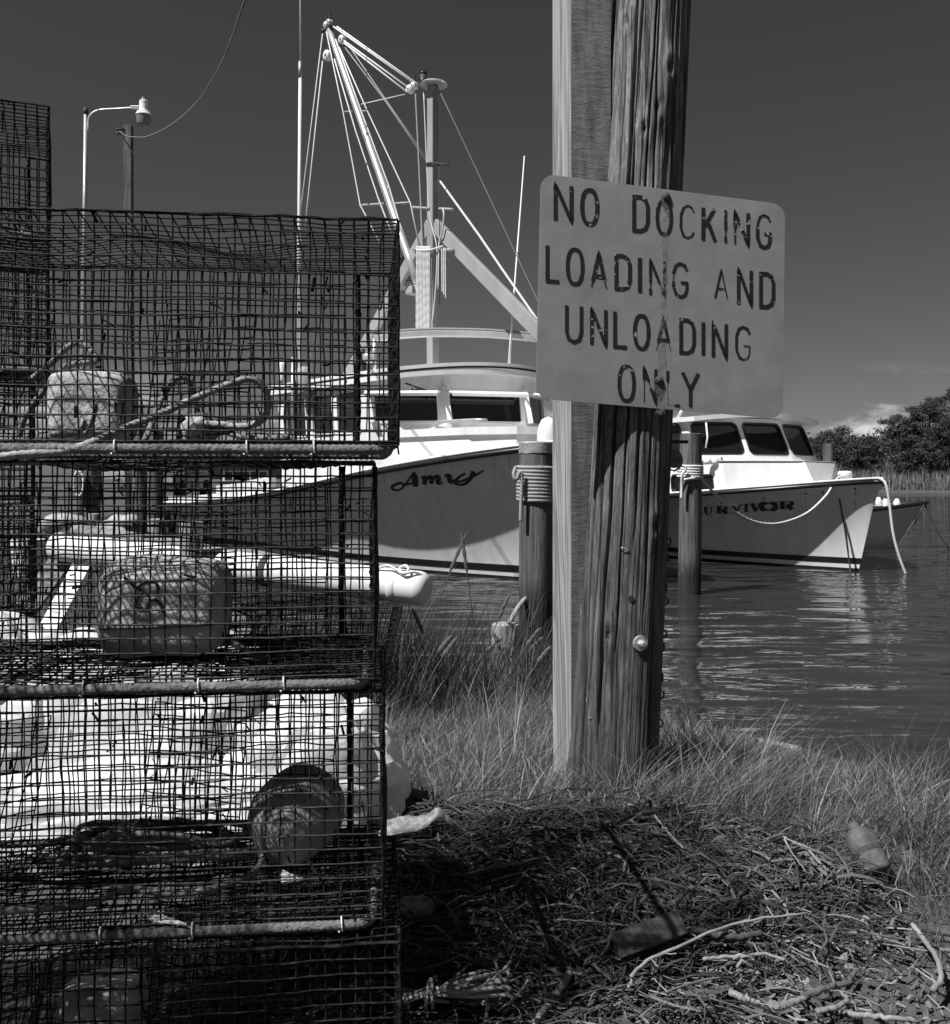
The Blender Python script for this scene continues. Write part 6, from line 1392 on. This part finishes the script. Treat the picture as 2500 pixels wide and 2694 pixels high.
# dark plank, shell, sawn scrap
a, b = G_(1620, 2490, 0.07), G_(1795, 2425, 0.085)
plank('dark_plank', a, b, 0.055, 0.014, 'dark_plank', 'dark weathered plank piece lying on the rope heap', up=(0.15, -0.75, 0.65))
scrap('shell_piece', [(1788, 2381), (1820, 2375), (1846, 2378), (1852, 2383), (1862, 2377), (1892, 2382), (1898, 2404), (1870, 2401), (1830, 2397)], 2.42, 'shell', 'broken white shell-like piece beside the dark plank', 'shell', 0.01)
scrap('plastic_scrap', [(1153, 2218), (1165, 2212), (1190, 2226), (1182, 2240), (1155, 2232)], 2.66, 'shell', 'small white plastic scrap near the torn sheeting', 'scrap', 0.006)
scrap('wood_chip', [(1158, 2298), (1166, 2296), (1175, 2335), (1170, 2345), (1162, 2328)], 2.55, 'shell', 'upright pale wood chip on the left of the heap', 'wood chip', 0.004)
scrap('wood_chip', [(1964, 2285), (1972, 2276), (1980, 2285), (1976, 2293), (1966, 2294)], 2.56, 'shell', 'tiny white chip on top of the heap at the right', 'wood chip', 0.012)
scrap('wood_chip', [(2098, 2258), (2108, 2250), (2120, 2252), (2116, 2263), (2104, 2266)], 2.58, 'shell', 'oval white chip between the bent reeds and the bottle', 'wood chip', 0.01)
bm = bmesh.new(); bmesh.ops.create_icosphere(bm, subdivisions=3, radius=1.0)
for q in bm.verts: n_ = 1 + 0.25 * N3(q.co.x * 2, q.co.y * 2, q.co.z * 2); q.co = (q.co.x * 0.05 * n_, q.co.y * 0.035 * n_, q.co.z * 0.03 * n_)
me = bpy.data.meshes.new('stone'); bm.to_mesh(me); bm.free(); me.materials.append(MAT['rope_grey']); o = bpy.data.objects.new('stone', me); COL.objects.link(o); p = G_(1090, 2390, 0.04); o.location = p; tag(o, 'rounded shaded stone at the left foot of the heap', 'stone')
# discarded bottle lying in the grass edge
p = G_(2282, 2262, 0.03); d = Vector((-0.2, 0.55, 0.6)).normalized(); M = d.to_track_quat('Z', 'Y').to_matrix()
root = empty('plastic_bottle', tuple(p)); tag(root, 'dull plastic bottle stuck in the grass edge at right', 'bottle')
mb = MB(); mb.lathe([(0, -0.06), (0.036, -0.058), (0.042, -0.05), (0.042, 0.03), (0.040, 0.042), (0.034, 0.054), (0.02, 0.064), (0.014, 0.068), (0.014, 0.08), (0, 0.08)], (0, 0, 0.02), M, 24); mb.build('body', 'bottle', root, smooth=True)
mb = MB(); mb.lathe([(0.0425, -0.006), (0.0432, -0.004), (0.0432, 0.006), (0.0425, 0.008)], (0, 0, 0.02), M, 24); mb.build('label_band', 'rope_dark', root, smooth=True)
# tied bundle of pale rope in the lower left of the heap
root = empty('rope_bundle', tuple(G_(1120, 2620, 0.02))); tag(root, 'tied bundle of looped pale rope beside the lowest pot', 'rope'); Lm = Matrix.Translation(-root.location)
for k in range(17):
    f = k / 16; e1 = G_(1130, 2618 + 8 * rng.standard_normal(), 0.03 + 0.03 * f); uR = 1240 + 95 * rng.random(); vR = 2570 + 62 * f
    loop = [G_(1060, 2600 + 40 * f, 0.02 + .02 * rng.random()), e1, G_((1130 + uR) / 2, 2600 + 30 * (f - 0.5) * 1.5, 0.05 + 0.04 * rng.random()), G_(uR, vR - 12, 0.05), G_(uR + 14, vR, 0.04), G_(uR - 5, vR + 10, 0.03), G_((1130 + uR) / 2, 2618 + 45 * (f - 0.5), 0.03), e1 + (0, 0, -0.01)]
    mb = MB(); mb.tube(spline(loop, 44), 0.0042, 6); mb.build('loop', 'rope_pale', root, smooth=True, local=Lm)
c = G_(1130, 2618, 0.045); mb = MB(); mb.tube([c + (0.008 * math.sin(t * 0.4), 0.03 * math.cos(t), 0.03 * math.sin(t)) for t in np.linspace(0, 12, 40)], 0.004, 6); mb.build('binding', 'rope_pale', root, smooth=True, local=Lm)

# ------------------------------------------------------------------ logs and stumps on the shoreline
def log(name, a, b, r, m, label, n=40):
    a = np.asarray(a, float); b = np.asarray(b, float); p = np.array([a + (b - a) * t + np.array((0, 0, 0.02 * N3(t * 3, r * 99))) for t in np.linspace(0, 1, n)])
    mb = MB(); mb.tube(p, [r * (1 + 0.12 * N3(t * 7, a[0])) for t in np.linspace(0, 1, n)], 16); c = Vector(a); o = mb.build(name, m, None, smooth=True, local=Matrix.Translation(-c)); o.location = c; tag(o, label, 'log'); return o
log('shore_log', P(1700, 1905, 6.0), P(2110, 1998, 4.95), 0.06, 'driftwood', 'grey log lying along the water edge right of the pole')
log('shore_log', P(2380, 2065, 4.55), P(2640, 2150, 4.0), 0.07, 'driftwood', 'grey log running out of the picture at the right bank')
mb = MB(); c = P(2458, 2083, 4.28); mb.lathe([(0.012, -0.05), (0.012, 0.01), (0.024, 0.012), (0.024, 0.022), (0, 0.024)], c, None, 14); o = mb.build('log_bolt', 'galv_bolt', None, smooth=True); tag(o, 'bolt head sticking up from the right bank log', 'bolt')
for (u, v, Y, r, h, lb) in ((2425, 2135, 3.55, 0.085, 0.26, 'pale squat stump half hidden in the right bank grass'), (2210, 2030, 4.35, 0.06, 0.2, 'small pale stump at the bank right of centre')):
    p = P(u, v, Y); post('bank_stump', u, v, Y, r, p[2] - h, 'stump_wood', lb, 'stump', seed=u, rough=0.06)

# ------------------------------------------------------------------ far bank: marsh and trees
def marsh():
    n = 9000; x = rng.uniform(8, 62, n); y = 87.5 + 14 * rng.random(n) ** 1.2 + 2.5 * np.sin(x * 0.07) + 0.02 * x
    d = vnoise(x, y, 0.25, 3); ht = rng.uniform(0.9, 1.7, n) * (1 + 0.3 * d)
    mb = MB(); v, q, a = blades(n, x, y, gz(x, y) - 0.1, ht, rng.uniform(0.10, 0.22, n), rng.uniform(0, 6.28, n), rng.uniform(0.05, 0.4, n), np.clip(0.5 + 0.4 * d + rng.normal(0, 0.16, n), 0, 1), segs=2); mb.add(v, q, a=a)
    o = mb.build('marsh_grass', 'marsh', attr=True); tag(o, 'pale marsh grass belt along the far shore', 'grass', kind='stuff')
marsh()
def leaf_cloud(mb, c, rad, n, size, shade=0.5, flat=0.75):
    d = rng.normal(0, 1, (n, 3)); d /= np.linalg.norm(d, axis=1)[:, None]; p = np.asarray(c) + d * (rad * rng.random(n) ** 0.45)[:, None] * (1, 1, flat)
    a = rng.normal(0, 1, (n, 3)); a /= np.linalg.norm(a, axis=1)[:, None]; b = np.cross(a, rng.normal(0, 1, (n, 3))); b /= np.linalg.norm(b, axis=1)[:, None]
    s = size * rng.uniform(0.6, 1.4, n)[:, None]
    V = np.stack([p - a * s, p + b * s * 0.45, p + a * s, p - b * s * 0.45], 1).reshape(-1, 3)
    mb.add(V, np.arange(n * 4).reshape(n, 4), a=np.repeat(np.clip(rng.normal(shade, 0.22, n), 0, 1), 4))
def far_tree(u, vtop, Y, label, kind='pine', wid=3.0, seed=0, dens=1.0, lowcut=0.35):
    global rng
    x = (u - 1250) / F * Y; zb_ = float(gz(x, Y)); H = EYE - (vtop - HOR) / F * Y - zb_
    root = empty('pine_tree' if kind == 'pine' else 'oak_tree', (x, Y, zb_)); tag(root, label, 'tree')
    rng = np.random.default_rng(100 + seed)
    mb = MB(); lean = rng.uniform(-0.03, 0.03); trunk = np.array([(lean * H * t + 0.1 * N3(t * 4, seed), 0.1 * N3(t * 4, seed, 5), H * 0.96 * t) for t in np.linspace(0, 1, 14)])
    mb.tube(trunk, np.linspace(0.22, 0.05, 14), 8); cr = MB()
    nl = int(22 * dens)
    for k in range(nl):
        f = lowcut + (1 - lowcut) * (k + rng.random()) / nl; base = np.array((np.interp(f * .96, np.linspace(0, 1, 14), trunk[:, 0]), np.interp(f, np.linspace(0, 1, 14), trunk[:, 1]), H * f * 0.95))
        prof = math.sin(math.pi * min(1, (1 - f) / (1 - lowcut) * 0.75 + 0.18)) if kind == 'pine' else math.sqrt(max(0.05, 1 - ((f - 0.6) / 0.45) ** 2))
        reach = wid * prof * rng.uniform(0.55, 1.1); az = k * 2.4 + rng.uniform(-0.5, 0.5); tip = base + np.array((math.cos(az) * reach, math.sin(az) * reach, rng.uniform(0.0, 0.35) * reach * 0.5))
        mb.tube([base - (0, 0, 0.3), (base + tip) / 2 + (0, 0, 0.12), tip], [0.07, 0.05, 0.02], 5)
        for g in np.linspace(0.35, 1.0, 3): leaf_cloud(cr, base + (tip - base) * g + rng.normal(0, 0.15, 3), 0.28 + 0.15 * wid * rng.uniform(0.5, 1.0), int(95 * dens), 0.115, 0.3 + 0.35 * rng.random() , 0.7)
    leaf_cloud(cr, (trunk[-1][0], trunk[-1][1], H * 0.97), 0.6, 150, 0.11, 0.5)
    mb.build('trunk', 'bark', root, smooth=True); cr.build('crown', 'needles', root, attr=True)
far_tree(2500, 1020, 101, 'tallest pine cut by the right edge of the picture', wid=3.4, seed=1, lowcut=0.2)
far_tree(2450, 1046, 103, 'tall pine just left of the tallest one at the right edge', wid=3.0, seed=2, lowcut=0.2)
far_tree(2412, 1072, 102, 'pine on the shoulder of the tall group with a stepped top', wid=2.5, seed=3, lowcut=0.25)
far_tree(2352, 1096, 104, 'open crowned pine standing alone left of the tall group, sky between its limbs', wid=2.3, seed=4, dens=0.8, lowcut=0.4)
far_tree(2205, 1126, 108, 'round topped pine behind the right boat bow, left end of the woods', wid=2.2, seed=5, dens=0.9, lowcut=0.3)
far_tree(2160, 1140, 112, 'low dark tree beside the right boat roof', 'oak', wid=2.0, seed=6)
far_tree(2285, 1152, 112, 'low tree filling the dip of the tree line', 'oak', wid=2.4, seed=7)
far_tree(2480, 1105, 98, 'dark broad tree low at the right edge under the tall pines', 'oak', wid=2.8, seed=8, lowcut=0.15)
far_tree(2395, 1150, 97, 'dark bushy tree in front of the tall group above the marsh', 'oak', wid=2.4, seed=9, lowcut=0.1)
far_tree(2250, 1165, 100, 'bushy tree above the marsh right of the piling', 'oak', wid=2.0, seed=10, lowcut=0.1)
far_tree(2545, 1060, 99, 'tall pine mostly outside the right edge', wid=3.0, seed=11, lowcut=0.2)
rng = np.random.default_rng(55)
mb = MB()
for _ in range(230):
    u = rng.uniform(1500, 2680); Y = rng.uniform(99, 116); x = (u - 1250) / F * Y; base = float(gz(x, Y)); top = float(np.interp(u, [1500, 2150, 2290, 2340, 2420, 2680], [2.5, 4.3, 4.2, 5.0, 6.5, 8.0]))
    leaf_cloud(mb, (x, Y, base + rng.uniform(0.3, top)), rng.uniform(0.9, 1.7), 150, 0.14, rng.uniform(0.1, 0.6), 0.8)
o = mb.build('woodland', 'needles', attr=True); tag(o, 'dense dark woodland undergrowth behind the marsh', 'woods', kind='stuff')
